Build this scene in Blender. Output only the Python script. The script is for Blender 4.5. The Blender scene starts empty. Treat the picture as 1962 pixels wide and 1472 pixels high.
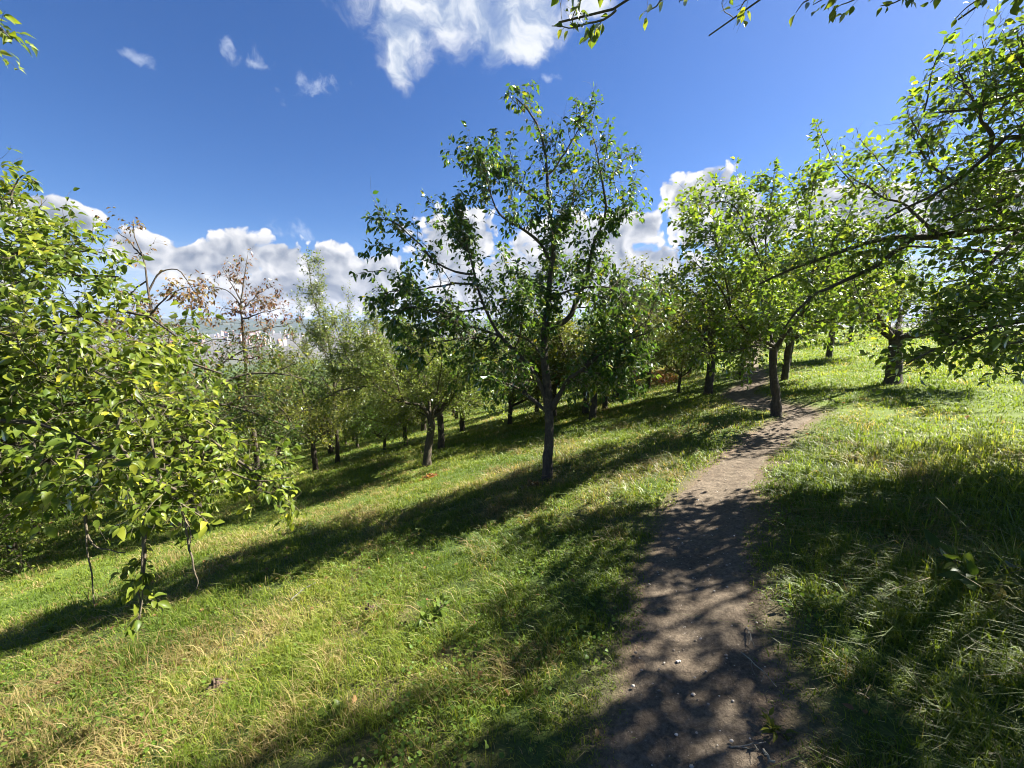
import bpy, math, random
import numpy as np
from mathutils import Vector

# ------------------------------------------------------------------ camera / world / sun / exposure
S = bpy.context.scene
C = S.collection
FPX, PITCH, EYE = 740.0, math.radians(9.2), 1.6          # focal length in photo pixels, tilt down, eye height
cam_d = bpy.data.cameras.new('camera')
cam_d.sensor_width = 36.0
cam_d.lens = FPX * 36.0 / 1962.0
cam_d.clip_start, cam_d.clip_end = 0.02, 30000.0
cam = bpy.data.objects.new('camera', cam_d)
cam.location = (0, 0, EYE)
cam.rotation_euler = (math.pi / 2 - PITCH, 0, 0)
C.objects.link(cam)
S.camera = cam

SUN_AZ, SUN_EL = math.radians(68), math.radians(44)       # azimuth from +Y towards +X
SUN_DIR = np.array([math.sin(SUN_AZ) * math.cos(SUN_EL), math.cos(SUN_AZ) * math.cos(SUN_EL), math.sin(SUN_EL)])
sl = bpy.data.lights.new('sun', 'SUN')
sl.energy, sl.angle, sl.color = 5.0, math.radians(0.5), (1.0, 0.94, 0.84)
sun = bpy.data.objects.new('sun', sl)
sun.rotation_euler = Vector(-SUN_DIR).to_track_quat('-Z', 'Y').to_euler()
C.objects.link(sun)
S.view_settings.view_transform = 'Standard'
S.view_settings.look = 'None'
S.view_settings.exposure = 2.35
S.view_settings.gamma = 1.0
S.render.engine = 'CYCLES'
cy = S.cycles
cy.max_bounces, cy.diffuse_bounces, cy.glossy_bounces, cy.transmission_bounces = 7, 4, 2, 5
cy.transparent_max_bounces, cy.volume_bounces = 8, 0
cy.sample_clamp_indirect = 6.0
cy.use_denoising = True
cy.pixel_filter_type, cy.filter_width = 'BLACKMAN_HARRIS', 1.0


def ray(u, v):
    x, yu = (u - 981) / FPX, -(v - 736) / FPX
    return np.array([x, math.cos(PITCH) + yu * math.sin(PITCH), -math.sin(PITCH) + yu * math.cos(PITCH)])


def at(u, v, t):
    """world point seen at photo pixel (u, v) at camera depth t"""
    return np.array([0, 0, EYE]) + ray(u, v) * t


class NT:
    """small node-tree helper"""
    def __init__(self, tree):
        self.t = tree
        tree.nodes.clear()

    def n(self, kind, **kw):
        nd = self.t.nodes.new(kind)
        for k, v in kw.items():
            setattr(nd, k, v)
        return nd

    def link(self, a, b):
        self.t.links.new(a, b)

    def put(self, sock, v):
        if hasattr(v, 'node'):
            self.link(v, sock)
        else:
            sock.default_value = v

    def m(self, op, a, b=0.0, c=0.0, clamp=False):
        nd = self.n('ShaderNodeMath', operation=op, use_clamp=clamp)
        self.put(nd.inputs[0], a); self.put(nd.inputs[1], b); self.put(nd.inputs[2], c)
        return nd.outputs[0]

    def vm(self, op, a, b=(0, 0, 0)):
        nd = self.n('ShaderNodeVectorMath', operation=op)
        self.put(nd.inputs[0], a); self.put(nd.inputs[1], b)
        return nd.outputs[0]

    def noise(self, vec, scale, detail=4, rough=0.55, dist=0.0, dim='3D'):
        nd = self.n('ShaderNodeTexNoise', noise_dimensions=dim)
        if vec is not None:
            self.link(vec, nd.inputs['Vector'])
        nd.inputs['Scale'].default_value = scale
        nd.inputs['Detail'].default_value = detail
        nd.inputs['Roughness'].default_value = rough
        nd.inputs['Distortion'].default_value = dist
        return nd.outputs['Fac']

    def smooth(self, x, a, b, c0=0.0, c1=1.0):
        nd = self.n('ShaderNodeMapRange', interpolation_type='SMOOTHSTEP')
        self.put(nd.inputs[0], x)
        for i, v in enumerate((a, b, c0, c1)):
            nd.inputs[i + 1].default_value = v
        return nd.outputs[0]

    def ramp(self, fac, stops):
        nd = self.n('ShaderNodeValToRGB')
        el = nd.color_ramp.elements
        while len(el) < len(stops):
            el.new(0.5)
        for e, (p, c) in zip(el, stops):
            e.position = p
            e.color = (*c, 1)
        self.put(nd.inputs[0], fac)
        return nd.outputs[0]

    def mix(self, fac, a, b, blend='MIX'):
        nd = self.n('ShaderNodeMix', data_type='RGBA', blend_type=blend)
        self.put(nd.inputs[0], fac)
        self.put(nd.inputs[6], a if hasattr(a, 'node') else (*a, 1))
        self.put(nd.inputs[7], b if hasattr(b, 'node') else (*b, 1))
        return nd.outputs[2]


# ---- sky: Nishita plus clouds placed by compass direction
W = bpy.data.worlds.new('World')
S.world = W
W.use_nodes = True
k = NT(W.node_tree)
sky = k.n('ShaderNodeTexSky', sky_type='NISHITA')
sky.sun_disc = False
sky.sun_elevation, sky.sun_rotation = SUN_EL, SUN_AZ
sky.altitude, sky.air_density, sky.dust_density, sky.ozone_density = 300, 1.0, 0.6, 2.2
SKY_STRENGTH = 0.05
dirv = k.n('ShaderNodeTexCoord').outputs['Generated']
sep = k.n('ShaderNodeSeparateXYZ')
k.link(dirv, sep.inputs[0])
az = k.m('ARCTAN2', sep.outputs[0], sep.outputs[1])
el = k.m('ARCSINE', sep.outputs[2])
comb = k.n('ShaderNodeCombineXYZ')
k.link(az, comb.inputs[0]); k.link(el, comb.inputs[1])
ae = comb.outputs[0]


def azel(u, v):
    d = ray(u, v)
    d = d / np.linalg.norm(d)
    return math.atan2(d[0], d[1]), math.asin(d[2])


def blob(p, u, v, hw, hh):
    """1 at the middle of a cloud mass, falling to 0 at its edge and negative beyond"""
    a0, e0 = azel(u, v)
    a1 = abs(azel(u + hw, v)[0] - azel(u - hw, v)[0]) / 2
    e1 = abs(azel(u, v - hh)[1] - azel(u, v + hh)[1]) / 2
    q = k.vm('SUBTRACT', p, (a0, e0, 0))
    q = k.vm('MULTIPLY', q, (1 / a1, 1 / e1, 0))
    nd = k.n('ShaderNodeVectorMath', operation='LENGTH')
    k.link(q, nd.inputs[0])
    return k.m('SUBTRACT', 1.0, nd.outputs['Value'])


CUMULUS = [(455, 490, 80, 52), (545, 500, 60, 34), (370, 500, 120, 42), (640, 510, 80, 55), (690, 545, 110, 60), (590, 555, 200, 45),
           (285, 480, 70, 40), (130, 428, 78, 28), (30, 420, 60, 26), (880, 470, 85, 72), (960, 560, 150, 70), (1110, 490, 140, 85), (1200, 445, 62, 46),
           (1060, 540, 150, 60), (1340, 395, 78, 66), (1420, 400, 70, 48), (1590, 400, 100, 62), (1700, 400, 90, 45), (1850, 390, 120, 60),
           (1400, 440, 130, 40), (1240, 520, 140, 40), (985, 488, 22, 10), (2100, 430, 200, 80), (-150, 520, 220, 60)]


warp = k.n('ShaderNodeTexNoise')
k.link(ae, warp.inputs['Vector'])
warp.inputs['Scale'].default_value = 8
warp.inputs['Detail'].default_value = 4
wob = k.vm('SUBTRACT', warp.outputs['Color'], (.5, .5, .5))
pc = k.vm('ADD', ae, k.vm('MULTIPLY', wob, (.10, .07, 0)))
mass = None
for b in CUMULUS:
    v = blob(pc, *b)
    mass = v if mass is None else k.m('SMOOTH_MAX', mass, v, 0.12)


def puffs(p):
    out = None
    for sc_, amp in ((20, .55), (52, .28)):
        vor = k.n('ShaderNodeTexVoronoi', feature='SMOOTH_F1', voronoi_dimensions='2D')
        k.link(p, vor.inputs['Vector'])
        vor.inputs['Scale'].default_value = sc_
        vor.inputs['Smoothness'].default_value = 0.25
        q = k.m('MULTIPLY', k.m('SUBTRACT', 0.44, vor.outputs['Distance']), amp)
        out = q if out is None else k.m('ADD', out, q)
    return k.m('MULTIPLY_ADD', k.m('SUBTRACT', k.noise(p, 26, 5, 0.6, dim='2D'), 0.5), 0.55, out)


F0 = k.m('ADD', mass, puffs(pc))
mass_low = k.m('MULTIPLY_ADD', k.m('MINIMUM', mass, .6), .25, puffs(k.vm('ADD', pc, (0.018, 0.020, 0))))
F1 = k.m('ADD', mass, mass_low)
cum_a = k.smooth(F0, -0.02, 0.17)
lit = k.m('SUBTRACT', F0, F1)
shade = k.m('MULTIPLY_ADD', lit, 1.15, 0.78, clamp=True)
thick = k.smooth(F1, 0.05, 0.85, 1.0, 0.62)
shade = k.m('MULTIPLY', shade, thick)
cum_col = k.mix(shade, (0.19, 0.25, 0.36), (1.0, 1.0, 1.0))
cum_col = k.vm('MULTIPLY', cum_col, (0.214, 0.214, 0.217))

# thin torn cloud high overhead and small wisps
STRATO = [(870, -20, 240, 110), (770, 50, 60, 90), (960, 40, 130, 90), (1020, 20, 60, 110), (765, 115, 30, 60), (980, 100, 80, 40), (860, -110, 360, 120), (1120, 10, 50, 40)]
WISPS = [(440, 62, 20, 34), (255, 88, 60, 22), (605, 160, 55, 34), (1048, 156, 24, 15), (500, 88, 40, 16), (560, 445, 60, 20)]
pw = k.vm('ADD', ae, k.vm('MULTIPLY', wob, (.13, .13, 0)))
stretch = k.vm('MULTIPLY', pw, (0.75, 1.1, 1.0))
nz = k.noise(stretch, 13, 8, 0.6, 0.25)
best = None
for b in STRATO:
    v = blob(pw, *b)
    best = v if best is None else k.m('SMOOTH_MAX', best, v, 0.15)
str_f = k.m('MULTIPLY_ADD', k.m('SUBTRACT', nz, 0.47), 1.9, k.m('MINIMUM', best, 0.6))
str_a = k.smooth(str_f, -0.15, 0.8)
best = None
for b in WISPS:
    v = blob(pw, *b)
    best = v if best is None else k.m('MAXIMUM', best, v)
nw = k.noise(k.vm('ADD', ae, k.vm('MULTIPLY', wob, (.10, .10, 0))), 30, 6, 0.62, dim='2D')
w_a = k.m('MULTIPLY', k.smooth(k.m('MULTIPLY_ADD', k.m('SUBTRACT', nw, 0.5), 3.2, best), 0.1, 1.5), 0.42)
# low bank of broken cloud near the horizon on the left
band = k.m('MULTIPLY', k.smooth(el, 0.0, 0.03), k.smooth(el, 0.10, 0.16, 1.0, 0.0))
nb = k.noise(k.vm('MULTIPLY', ae, (0.35, 1.6, 1)), 26, 6, 0.6)
band_a = k.m('MULTIPLY', band, k.smooth(nb, 0.36, 0.66, 0.15, 0.85))
str_col = k.mix(k.smooth(nz, 0.38, 0.66), (0.101, 0.122, 0.158), (0.196, 0.202, 0.211))

hsv = k.n('ShaderNodeHueSaturation')
hsv.inputs['Saturation'].default_value = 1.2
hsv.inputs['Value'].default_value = 0.70
k.link(sky.outputs[0], hsv.inputs['Color'])
sky_col = k.vm('MULTIPLY', hsv.outputs[0], (SKY_STRENGTH * .58, SKY_STRENGTH * .655, SKY_STRENGTH * .86))   # deep late summer blue
low = k.smooth(el, -0.02, 0.22, 0.55, 0.0)
sky_col = k.mix(low, sky_col, (0.089, 0.134, 0.220))
c = k.mix(band_a, sky_col, (0.149, 0.167, 0.202))
c = k.mix(k.m('MULTIPLY', str_a, 0.95), c, str_col)
c = k.mix(w_a, c, (0.178, 0.196, 0.226))
c = k.mix(cum_a, c, cum_col)
bg = k.n('ShaderNodeBackground')
k.link(c, bg.inputs[0])
bg.inputs[1].default_value = 1.0
wo = k.n('ShaderNodeOutputWorld')
k.link(bg.outputs[0], wo.inputs[0])
W.cycles.sampling_method = 'MANUAL'
W.cycles.sample_map_resolution = 512

# ------------------------------------------------------------------ noise and terrain
_tab = np.random.default_rng(5).random((256, 256))


def vnoise(x, y):
    xi, yi = np.floor(x).astype(int), np.floor(y).astype(int)
    fx, fy = x - xi, y - yi
    fx, fy = fx * fx * (3 - 2 * fx), fy * fy * (3 - 2 * fy)
    g = lambda a, b: _tab[a & 255, b & 255]
    return (g(xi, yi) * (1 - fx) + g(xi + 1, yi) * fx) * (1 - fy) + (g(xi, yi + 1) * (1 - fx) + g(xi + 1, yi + 1) * fx) * fy


def fbm(x, y, s, o=4):
    x, y = np.asarray(x, float) * s, np.asarray(y, float) * s
    a, t, w = 0, 0.0, 1.0
    for i in range(o):
        t = t + w * (vnoise(x + 17.3 * i, y - 9.1 * i) - .5)
        a += w
        w *= .5; x = x * 2.03; y = y * 2.03
    return t / a * 2


PATH = np.array([(-.9, -4.0, .6), (-.25, -1.5, .6), (.22, 0, .52), (.62, 1.1, .52), (.96, 1.79, .56), (1.32, 2.5, .60), (1.96, 3.5, .56), (2.92, 4.55, .46),
                 (3.85, 5.42, .38), (4.60, 6.02, .36), (4.92, 6.5, .38), (4.9, 7.2, .46), (5.1, 8.1, .48), (5.35, 8.8, .5), (5.7, 9.5, .5), (6.6, 10.4, .5), (7.6, 12.2, .5),
                 (9.0, 14.5, .34), (11.2, 18, .4), (15, 24, .5), (22, 35, .6)])


def catmull(P, n):
    P = np.asarray(P, float)
    Q = np.vstack([2 * P[0] - P[1], P, 2 * P[-1] - P[-2]])
    t = np.linspace(0, len(P) - 1, n)
    i = np.minimum(t.astype(int), len(P) - 2)
    f = (t - i)[:, None]
    a, b, c_, d = Q[i], Q[i + 1], Q[i + 2], Q[i + 3]
    return .5 * (2 * b + (c_ - a) * f + (2 * a - 5 * b + 4 * c_ - d) * f ** 2 + (3 * b - a - 3 * c_ + d) * f ** 3)


PC = catmull(PATH, 700)


def path_dist(x, y):
    """signed distance outside the trodden edge (negative inside)"""
    x, y = np.asarray(x, float), np.asarray(y, float)
    out = np.full(x.shape, 50.0)
    sel = (x > -3) & (x < 26) & (y > -6) & (y < 40)
    xs, ys = x[sel], y[sel]
    best = np.full(xs.shape, 50.0)
    for q in PC[::3]:
        d = np.hypot(xs - q[0], ys - q[1]) - q[2] / 2
        best = np.minimum(best, d)
    out[sel] = best
    return out


def slope(x, y):
    x, y = np.asarray(x, float), np.asarray(y, float)
    s = .85 * (x - .62 * y)
    left = -110 * (1 - np.exp(-.265 * np.maximum(-s, 0) / 110))
    sr = np.maximum(s, 0)
    right = 1.0 * (1 - np.exp(-.19 * sr / 1.0))
    z = left + right
    far = np.clip((np.hypot(x, y) - 60) / 300, 0, 1)
    z = z - far * 14 * (s > 0) * np.clip(sr / 60, 0, 1)
    return z


def ground_z(x, y, fine=True, pd=None):
    x, y = np.asarray(x, float), np.asarray(y, float)
    z = slope(x, y) + .10 * fbm(x, y, .22, 3) * np.clip(np.hypot(x, y) / 3, .2, 1)
    if fine:
        if pd is None:
            pd = path_dist(x, y)
        z = z + .022 * fbm(x + 40, y, 1.7, 4) * np.clip(pd / .3, .25, 1)
        z = z - .035 * np.clip(-pd / .25, 0, 1) - .03 * np.clip(1 - pd / .35, 0, 1)
    return z


def gz(x, y):
    return float(ground_z(np.array([x]), np.array([y]))[0])


def on_ground(u, v):
    """ground point seen at photo pixel (u, v)"""
    d = ray(u, v)
    lo, hi, t = 0.3, None, 0.3
    while t < 400:
        p = np.array([0, 0, EYE]) + d * t
        if p[2] < float(slope(p[0], p[1])):
            hi = t
            break
        lo = t
        t *= 1.03
    if hi is None:
        hi = lo
    for _ in range(30):
        m_ = (lo + hi) / 2
        p = np.array([0, 0, EYE]) + d * m_
        if p[2] < gz(p[0], p[1]):
            hi = m_
        else:
            lo = m_
    p = np.array([0, 0, EYE]) + d * hi
    return np.array([p[0], p[1], gz(p[0], p[1])])


# ------------------------------------------------------------------ object helpers
def mesh_np(name, V, quads=None, tris=None, mats=(), mat_q=None, mat_t=None, attrs=None, smooth=True):
    me = bpy.data.meshes.new(name)
    V = np.ascontiguousarray(V, np.float32)
    nq = 0 if quads is None else len(quads)
    nt = 0 if tris is None else len(tris)
    me.vertices.add(len(V))
    me.vertices.foreach_set('co', V.ravel())
    loops, starts = [], []
    if nq:
        loops.append(np.asarray(quads, np.int32).ravel()); starts.append(np.arange(nq) * 4)
    if nt:
        loops.append(np.asarray(tris, np.int32).ravel()); starts.append(nq * 4 + np.arange(nt) * 3)
    lo = np.concatenate(loops)
    me.loops.add(len(lo))
    me.loops.foreach_set('vertex_index', lo)
    me.polygons.add(nq + nt)
    me.polygons.foreach_set('loop_start', np.concatenate(starts).astype(np.int32))
    for m_ in mats:
        me.materials.append(m_)
    if mat_q is not None or mat_t is not None:
        a = np.concatenate([np.zeros(nq, np.int32) if mat_q is None else np.asarray(mat_q, np.int32),
                            np.zeros(nt, np.int32) if mat_t is None else np.asarray(mat_t, np.int32)])
        me.polygons.foreach_set('material_index', a)
    me.polygons.foreach_set('use_smooth', np.full(nq + nt, smooth))
    for an, av in (attrs or {}).items():
        at_ = me.attributes.new(an, 'FLOAT', 'POINT')
        at_.data.foreach_set('value', np.ascontiguousarray(av, np.float32))
    me.update(calc_edges=True)
    return me


def link(name, me, parent=None):
    o = bpy.data.objects.new(name, me)
    C.objects.link(o)
    if parent is not None:
        o.parent = parent
    return o


def tag(o, label=None, cat=None, group=None, kind=None):
    for key, val in (('label', label), ('category', cat), ('group', group), ('kind', kind)):
        if val:
            o[key] = val
    return o


def empty(name, loc, rz=0.0):
    o = bpy.data.objects.new(name, None)
    o.location = loc
    o.rotation_euler = (0, 0, rz)
    o.empty_display_size = .2
    C.objects.link(o)
    return o


class Geo:
    """collects vertices, quads and triangles for one mesh"""
    def __init__(self):
        self.V, self.Q, self.T, self.mq, self.mt, self.R, self.n = [], [], [], [], [], [], 0

    def add(self, V, Q=None, T=None, mat=0, rnd=None):
        V = np.asarray(V, float).reshape(-1, 3)
        self.V.append(V)
        self.R.append(np.zeros(len(V)) if rnd is None else rnd)
        if Q is not None and len(Q):
            self.Q.append(np.asarray(Q) + self.n); self.mq.append(np.full(len(Q), mat))
        if T is not None and len(T):
            self.T.append(np.asarray(T) + self.n); self.mt.append(np.full(len(T), mat))
        self.n += len(V)

    def mesh(self, name, mats, origin=(0, 0, 0), smooth=True):
        V = np.vstack(self.V) - np.asarray(origin)
        return mesh_np(name, V, np.vstack(self.Q) if self.Q else None, np.vstack(self.T) if self.T else None, mats,
                       np.concatenate(self.mq) if self.Q else None, np.concatenate(self.mt) if self.T else None,
                       {'rnd': np.concatenate(self.R)}, smooth)


def norm(a):
    return a / np.maximum(np.linalg.norm(a, axis=-1, keepdims=True), 1e-9)


def tubes(P, R, k_, rng=None, rough=0.0, cap=True):
    """batch of tubes: P (M,n,3), R (M,n) -> verts, quads, tris"""
    M, n, _ = P.shape
    T = norm(np.gradient(P, axis=1))
    main = norm(P[:, -1] - P[:, 0])
    ref = np.where(np.abs(main[:, 2:3]) > .75, np.array([[1.0, .13, 0]]), np.array([[.1, .05, 1.0]]))
    ref = np.repeat(ref[:, None], n, 1)
    U = norm(np.cross(T, ref)); Wv = np.cross(T, U)
    a = np.arange(k_) / k_ * 2 * math.pi
    rr = R[:, :, None]
    if rough and rng is not None:
        rr = rr * (1 + rough * (rng.random((M, n, k_)) - .5))
    else:
        rr = np.repeat(rr, k_, 2)
    V = P[:, :, None] + rr[..., None] * (np.cos(a)[None, None, :, None] * U[:, :, None] + np.sin(a)[None, None, :, None] * Wv[:, :, None])
    idx = np.arange(M * n * k_).reshape(M, n, k_)
    nx = np.roll(idx, -1, 2)
    Q = np.stack([idx[:, :-1], nx[:, :-1], nx[:, 1:], idx[:, 1:]], -1).reshape(-1, 4)
    Tt = None
    V = V.reshape(-1, 3)
    if cap:
        tip = np.arange(M) + len(V)
        V = np.vstack([V, P[:, -1] + T[:, -1] * R[:, -1:] * .6])
        Tt = np.stack([idx[:, -1], nx[:, -1], np.repeat(tip[:, None], k_, 1)], -1).reshape(-1, 3)
    return V, Q, Tt


def grow(rng, start, dirs, length, n, wob, trop):
    """M wandering shoots grown in n steps -> (M, n+1, 3)"""
    M = len(start)
    P = np.zeros((M, n + 1, 3))
    P[:, 0] = start
    d = norm(dirs)
    st = (length / n)[:, None]
    for i in range(n):
        d = norm(d + wob * rng.normal(size=(M, 3)) + trop / n)
        P[:, i + 1] = P[:, i] + d * st
    return P


def sprout_points(rng, P, spacing, f0, f1=1.0):
    """points along a batch of shoots: parent index, position, tangent, fraction"""
    L = np.linalg.norm(np.diff(P, axis=1), axis=2).sum(1)
    cnt = np.maximum(rng.poisson(np.maximum(L * (f1 - f0) / spacing, .01)), 0)
    par = np.repeat(np.arange(len(P)), cnt)
    f = f0 + (f1 - f0) * rng.random(len(par))
    n = P.shape[1] - 1
    i = np.minimum((f * n).astype(int), n - 1)
    w = (f * n - i)[:, None]
    a, b = P[par, i], P[par, i + 1]
    return par, a * (1 - w) + b * w, norm(b - a), f


def perp(rng, T):
    r = rng.normal(size=T.shape)
    return norm(r - (r * T).sum(-1, keepdims=True) * T)


# leaf outlines: (along, side, lift)
def leaf_template(lod, w=.27, fold=.10, droop=.16):
    if lod == 0:
        V = [(0, 0, 0), (.34, 0, -.02), (.7, 0, -droop * .45), (1, 0, -droop), (.22, w * .86, fold * .8), (.58, w * .9, fold * .9 - droop * .25), (.22, -w * .86, fold * .8), (.58, -w * .9, fold * .9 - droop * .25), (.42, w, fold), (.42, -w, fold)]
        Q = [(1, 8, 5, 2), (1, 2, 7, 9)]
        T = [(0, 4, 1), (4, 8, 1), (2, 5, 3), (0, 1, 6), (6, 1, 9), (2, 3, 7)]
        return np.array(V, float), np.array(Q), np.array(T)
    V = [(0, 0, 0), (1, 0, -droop), (.45, w, fold), (.45, -w, fold)]
    return np.array(V, float), None, np.array([(0, 2, 1), (0, 1, 3)])


def add_leaves(g, rng, pos, d, up, size, lod, mat, w=.27, fold=.10, droop=.16):
    tv, tq, tt = leaf_template(lod, w, fold, droop)
    M, K = len(pos), len(tv)
    d = norm(d)
    side = norm(np.cross(d, up)); nrm = np.cross(side, d)
    bend = (.4 + 1.2 * rng.random(M))[:, None]
    V = pos[:, None] + size[:, None, None] * (tv[None, :, 0, None] * d[:, None] + tv[None, :, 1, None] * side[:, None] + (tv[None, :, 2, None] * bend[:, :, None]) * nrm[:, None])
    off = (np.arange(M) * K)[:, None, None]
    Q = None if tq is None else (tq[None] + off).reshape(-1, 4)
    T = (tt[None] + off).reshape(-1, 3)
    g.add(V.reshape(-1, 3), Q, T, mat, np.repeat(rng.random(M), K))


def foliage(rng, shoots, p, g, leaf_mat=1, f0=.15):
    """leaves in loose spirals and spurs along a batch of shoots"""
    par, pos, T, f = sprout_points(rng, shoots, p.get('ls', .03), f0)
    if p.get('clump'):
        keep = rng.random(len(pos)) < np.clip(.5 + p['clump'] * fbm(pos[:, 0] * 1 + pos[:, 2] * .7, pos[:, 1] + pos[:, 2] * .6, 2.2, 2), .05, 1)
        pos, T = pos[keep], T[keep]
    M = len(pos)
    out = perp(rng, T)
    d = norm(out * .8 + T * p.get('along', .55) + np.array([0, 0, -1.0]) * p.get('droop', .25) + .25 * rng.normal(size=(M, 3)))
    up = norm(np.array([0, 0, 1.0]) * .8 + SUN_DIR * p.get('face', .3) + p.get('flut', .55) * rng.normal(size=(M, 3)))
    size = p.get('leaf', .06) * (.6 + .65 * rng.random(M))
    pos = pos + d * size[:, None] * .22
    add_leaves(g, rng, pos, d, up, size, p.get('lod', 1), leaf_mat, p.get('w', .27), p.get('fold', .1), p.get('curl', .16))
    return M


def resample(pts, n, rng=None, wig=0.0):
    P = catmull(np.asarray(pts, float), 200)
    L = np.concatenate([[0], np.cumsum(np.linalg.norm(np.diff(P, axis=0), axis=1))])
    f = np.linspace(0, L[-1], n)
    R = np.stack([np.interp(f, L, P[:, i]) for i in range(3)], 1)
    if rng is not None and wig:
        w = rng.normal(size=(n, 3)) * wig
        w[1:-1] = (w[:-2] + w[1:-1] * 2 + w[2:]) / 4
        w[0] = 0
        R = R + w
    return R


# ------------------------------------------------------------------ materials
def mat(name):
    m_ = bpy.data.materials.new(name)
    m_.use_nodes = True
    return m_, NT(m_.node_tree)


def finish(k_, sh):
    o = k_.n('ShaderNodeOutputMaterial')
    k_.link(sh, o.inputs[0])


def leaf_mat(name, stops, trans=.47, tcol=(1.65, 1.75, .75), gloss=.28, rough=.38):
    m_, k_ = mat(name)
    a = k_.n('ShaderNodeAttribute', attribute_name='rnd')
    oi = k_.n('ShaderNodeObjectInfo')
    col = k_.ramp(a.outputs['Fac'], stops)
    pos = k_.n('ShaderNodeTexCoord').outputs['Object']
    n = k_.noise(pos, 2.0, 2)
    col = k_.mix(k_.m('MULTIPLY', k_.smooth(n, .35, .7), .45), col, k_.vm('MULTIPLY', col, (1.35, 1.15, .8)))
    hs = k_.n('ShaderNodeHueSaturation')
    k_.link(col, hs.inputs['Color'])
    k_.link(k_.m('MULTIPLY_ADD', oi.outputs['Random'], .05, .475), hs.inputs['Hue'])
    k_.link(k_.m('MULTIPLY_ADD', oi.outputs['Random'], .4, .8), hs.inputs['Value'])
    col = hs.outputs[0]
    df = k_.n('ShaderNodeBsdfDiffuse')
    k_.link(col, df.inputs[0])
    tr = k_.n('ShaderNodeBsdfTranslucent')
    k_.link(k_.vm('MULTIPLY', col, tcol), tr.inputs[0])
    mx = k_.n('ShaderNodeMixShader')
    mx.inputs[0].default_value = trans
    k_.link(df.outputs[0], mx.inputs[1]); k_.link(tr.outputs[0], mx.inputs[2])
    gl = k_.n('ShaderNodeBsdfGlossy')
    gl.inputs['Roughness'].default_value = rough
    gl.inputs['Color'].default_value = (.9, .95, 1, 1)
    fr = k_.n('ShaderNodeFresnel')
    fr.inputs[0].default_value = 1.42
    m2 = k_.n('ShaderNodeMixShader')
    k_.link(k_.m('MULTIPLY', fr.outputs[0], gloss), m2.inputs[0])
    k_.link(mx.outputs[0], m2.inputs[1]); k_.link(gl.outputs[0], m2.inputs[2])
    finish(k_, m2.outputs[0])
    return m_


def bark_mat(name, dark, light, scale=1.0):
    m_, k_ = mat(name)
    pos = k_.n('ShaderNodeTexCoord').outputs['Object']
    st = k_.vm('MULTIPLY', pos, (1, 1, .28))
    n1 = k_.noise(st, 46 * scale, 6, .65, .6)
    n2 = k_.noise(pos, 7 * scale, 4, .6)
    n3 = k_.noise(pos, 19 * scale, 3, .6)
    col = k_.ramp(n1, [(.3, dark), (.7, light)])
    col = k_.mix(k_.m('MULTIPLY', k_.smooth(n2, .52, .66), .6), col, (light[0] * 1.5, light[1] * 1.55, light[2] * 1.35))
    col = k_.mix(k_.m('MULTIPLY', k_.smooth(n3, .6, .7), .5), col, (.10, .115, .05))
    b = k_.n('ShaderNodeBsdfPrincipled')
    k_.link(col, b.inputs['Base Color'])
    b.inputs['Roughness'].default_value = .9
    bp = k_.n('ShaderNodeBump')
    bp.inputs['Strength'].default_value = .9
    bp.inputs['Distance'].default_value = .012
    k_.link(n1, bp.inputs['Height'])
    k_.link(bp.outputs[0], b.inputs['Normal'])
    finish(k_, b.outputs[0])
    return m_


BARK = bark_mat('bark', (.022, .017, .012), (.085, .066, .046))
BARK_PALE = bark_mat('bark_lichened', (.06, .055, .045), (.24, .23, .19))
TWIG = bark_mat('twig_bark', (.045, .036, .022), (.14, .115, .075))
G1, G2, G3 = (.070, .120, .018), (.11, .165, .024), (.16, .205, .032)
LEAF_MID = leaf_mat('orchard_leaf', [(0, G1), (.55, G2), (.96, G3), (1, (.26, .24, .03))])
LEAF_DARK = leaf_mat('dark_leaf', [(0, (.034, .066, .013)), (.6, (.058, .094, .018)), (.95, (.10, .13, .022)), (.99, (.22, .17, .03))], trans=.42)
LEAF_BRIGHT = leaf_mat('bright_leaf', [(0, (.050, .072, .011)), (.5, (.098, .118, .015)), (.9, (.155, .165, .020)), (.985, (.18, .18, .02)), (1, (.28, .23, .03))], trans=.38)
LEAF_RIGHT = leaf_mat('right_leaf', [(0, (.06, .10, .018)), (.55, (.095, .145, .024)), (.97, (.15, .185, .03)), (1, (.24, .23, .03))], trans=.5, gloss=.32, rough=.42)
LEAF_FINE = leaf_mat('fine_leaf', [(0, (.075, .135, .024)), (.6, (.120, .185, .034)), (1, (.175, .225, .048))], trans=.48)
LEAF_PALE = leaf_mat('pale_leaf', [(0, (.08, .13, .04)), (.6, (.12, .17, .06)), (1, (.18, .21, .08))], trans=.45)
LEAF_BROWN = leaf_mat('withered_leaf', [(0, (.10, .055, .03)), (.4, (.20, .115, .055)), (.7, (.16, .13, .04)), (.85, (.09, .11, .03)), (1, (.26, .15, .05))], trans=.35, tcol=(1.4, 1.2, .9), gloss=.3)
LEAF_RUST = leaf_mat('rust_leaf', [(0, (.13, .045, .02)), (.5, (.24, .09, .03)), (1, (.36, .17, .05))], trans=.35, tcol=(1.4, 1.0, .7), gloss=.3)
LEAF_WEED = leaf_mat('weed_leaf', [(0, (.06, .12, .02)), (1, (.13, .20, .035))], trans=.4)

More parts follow.
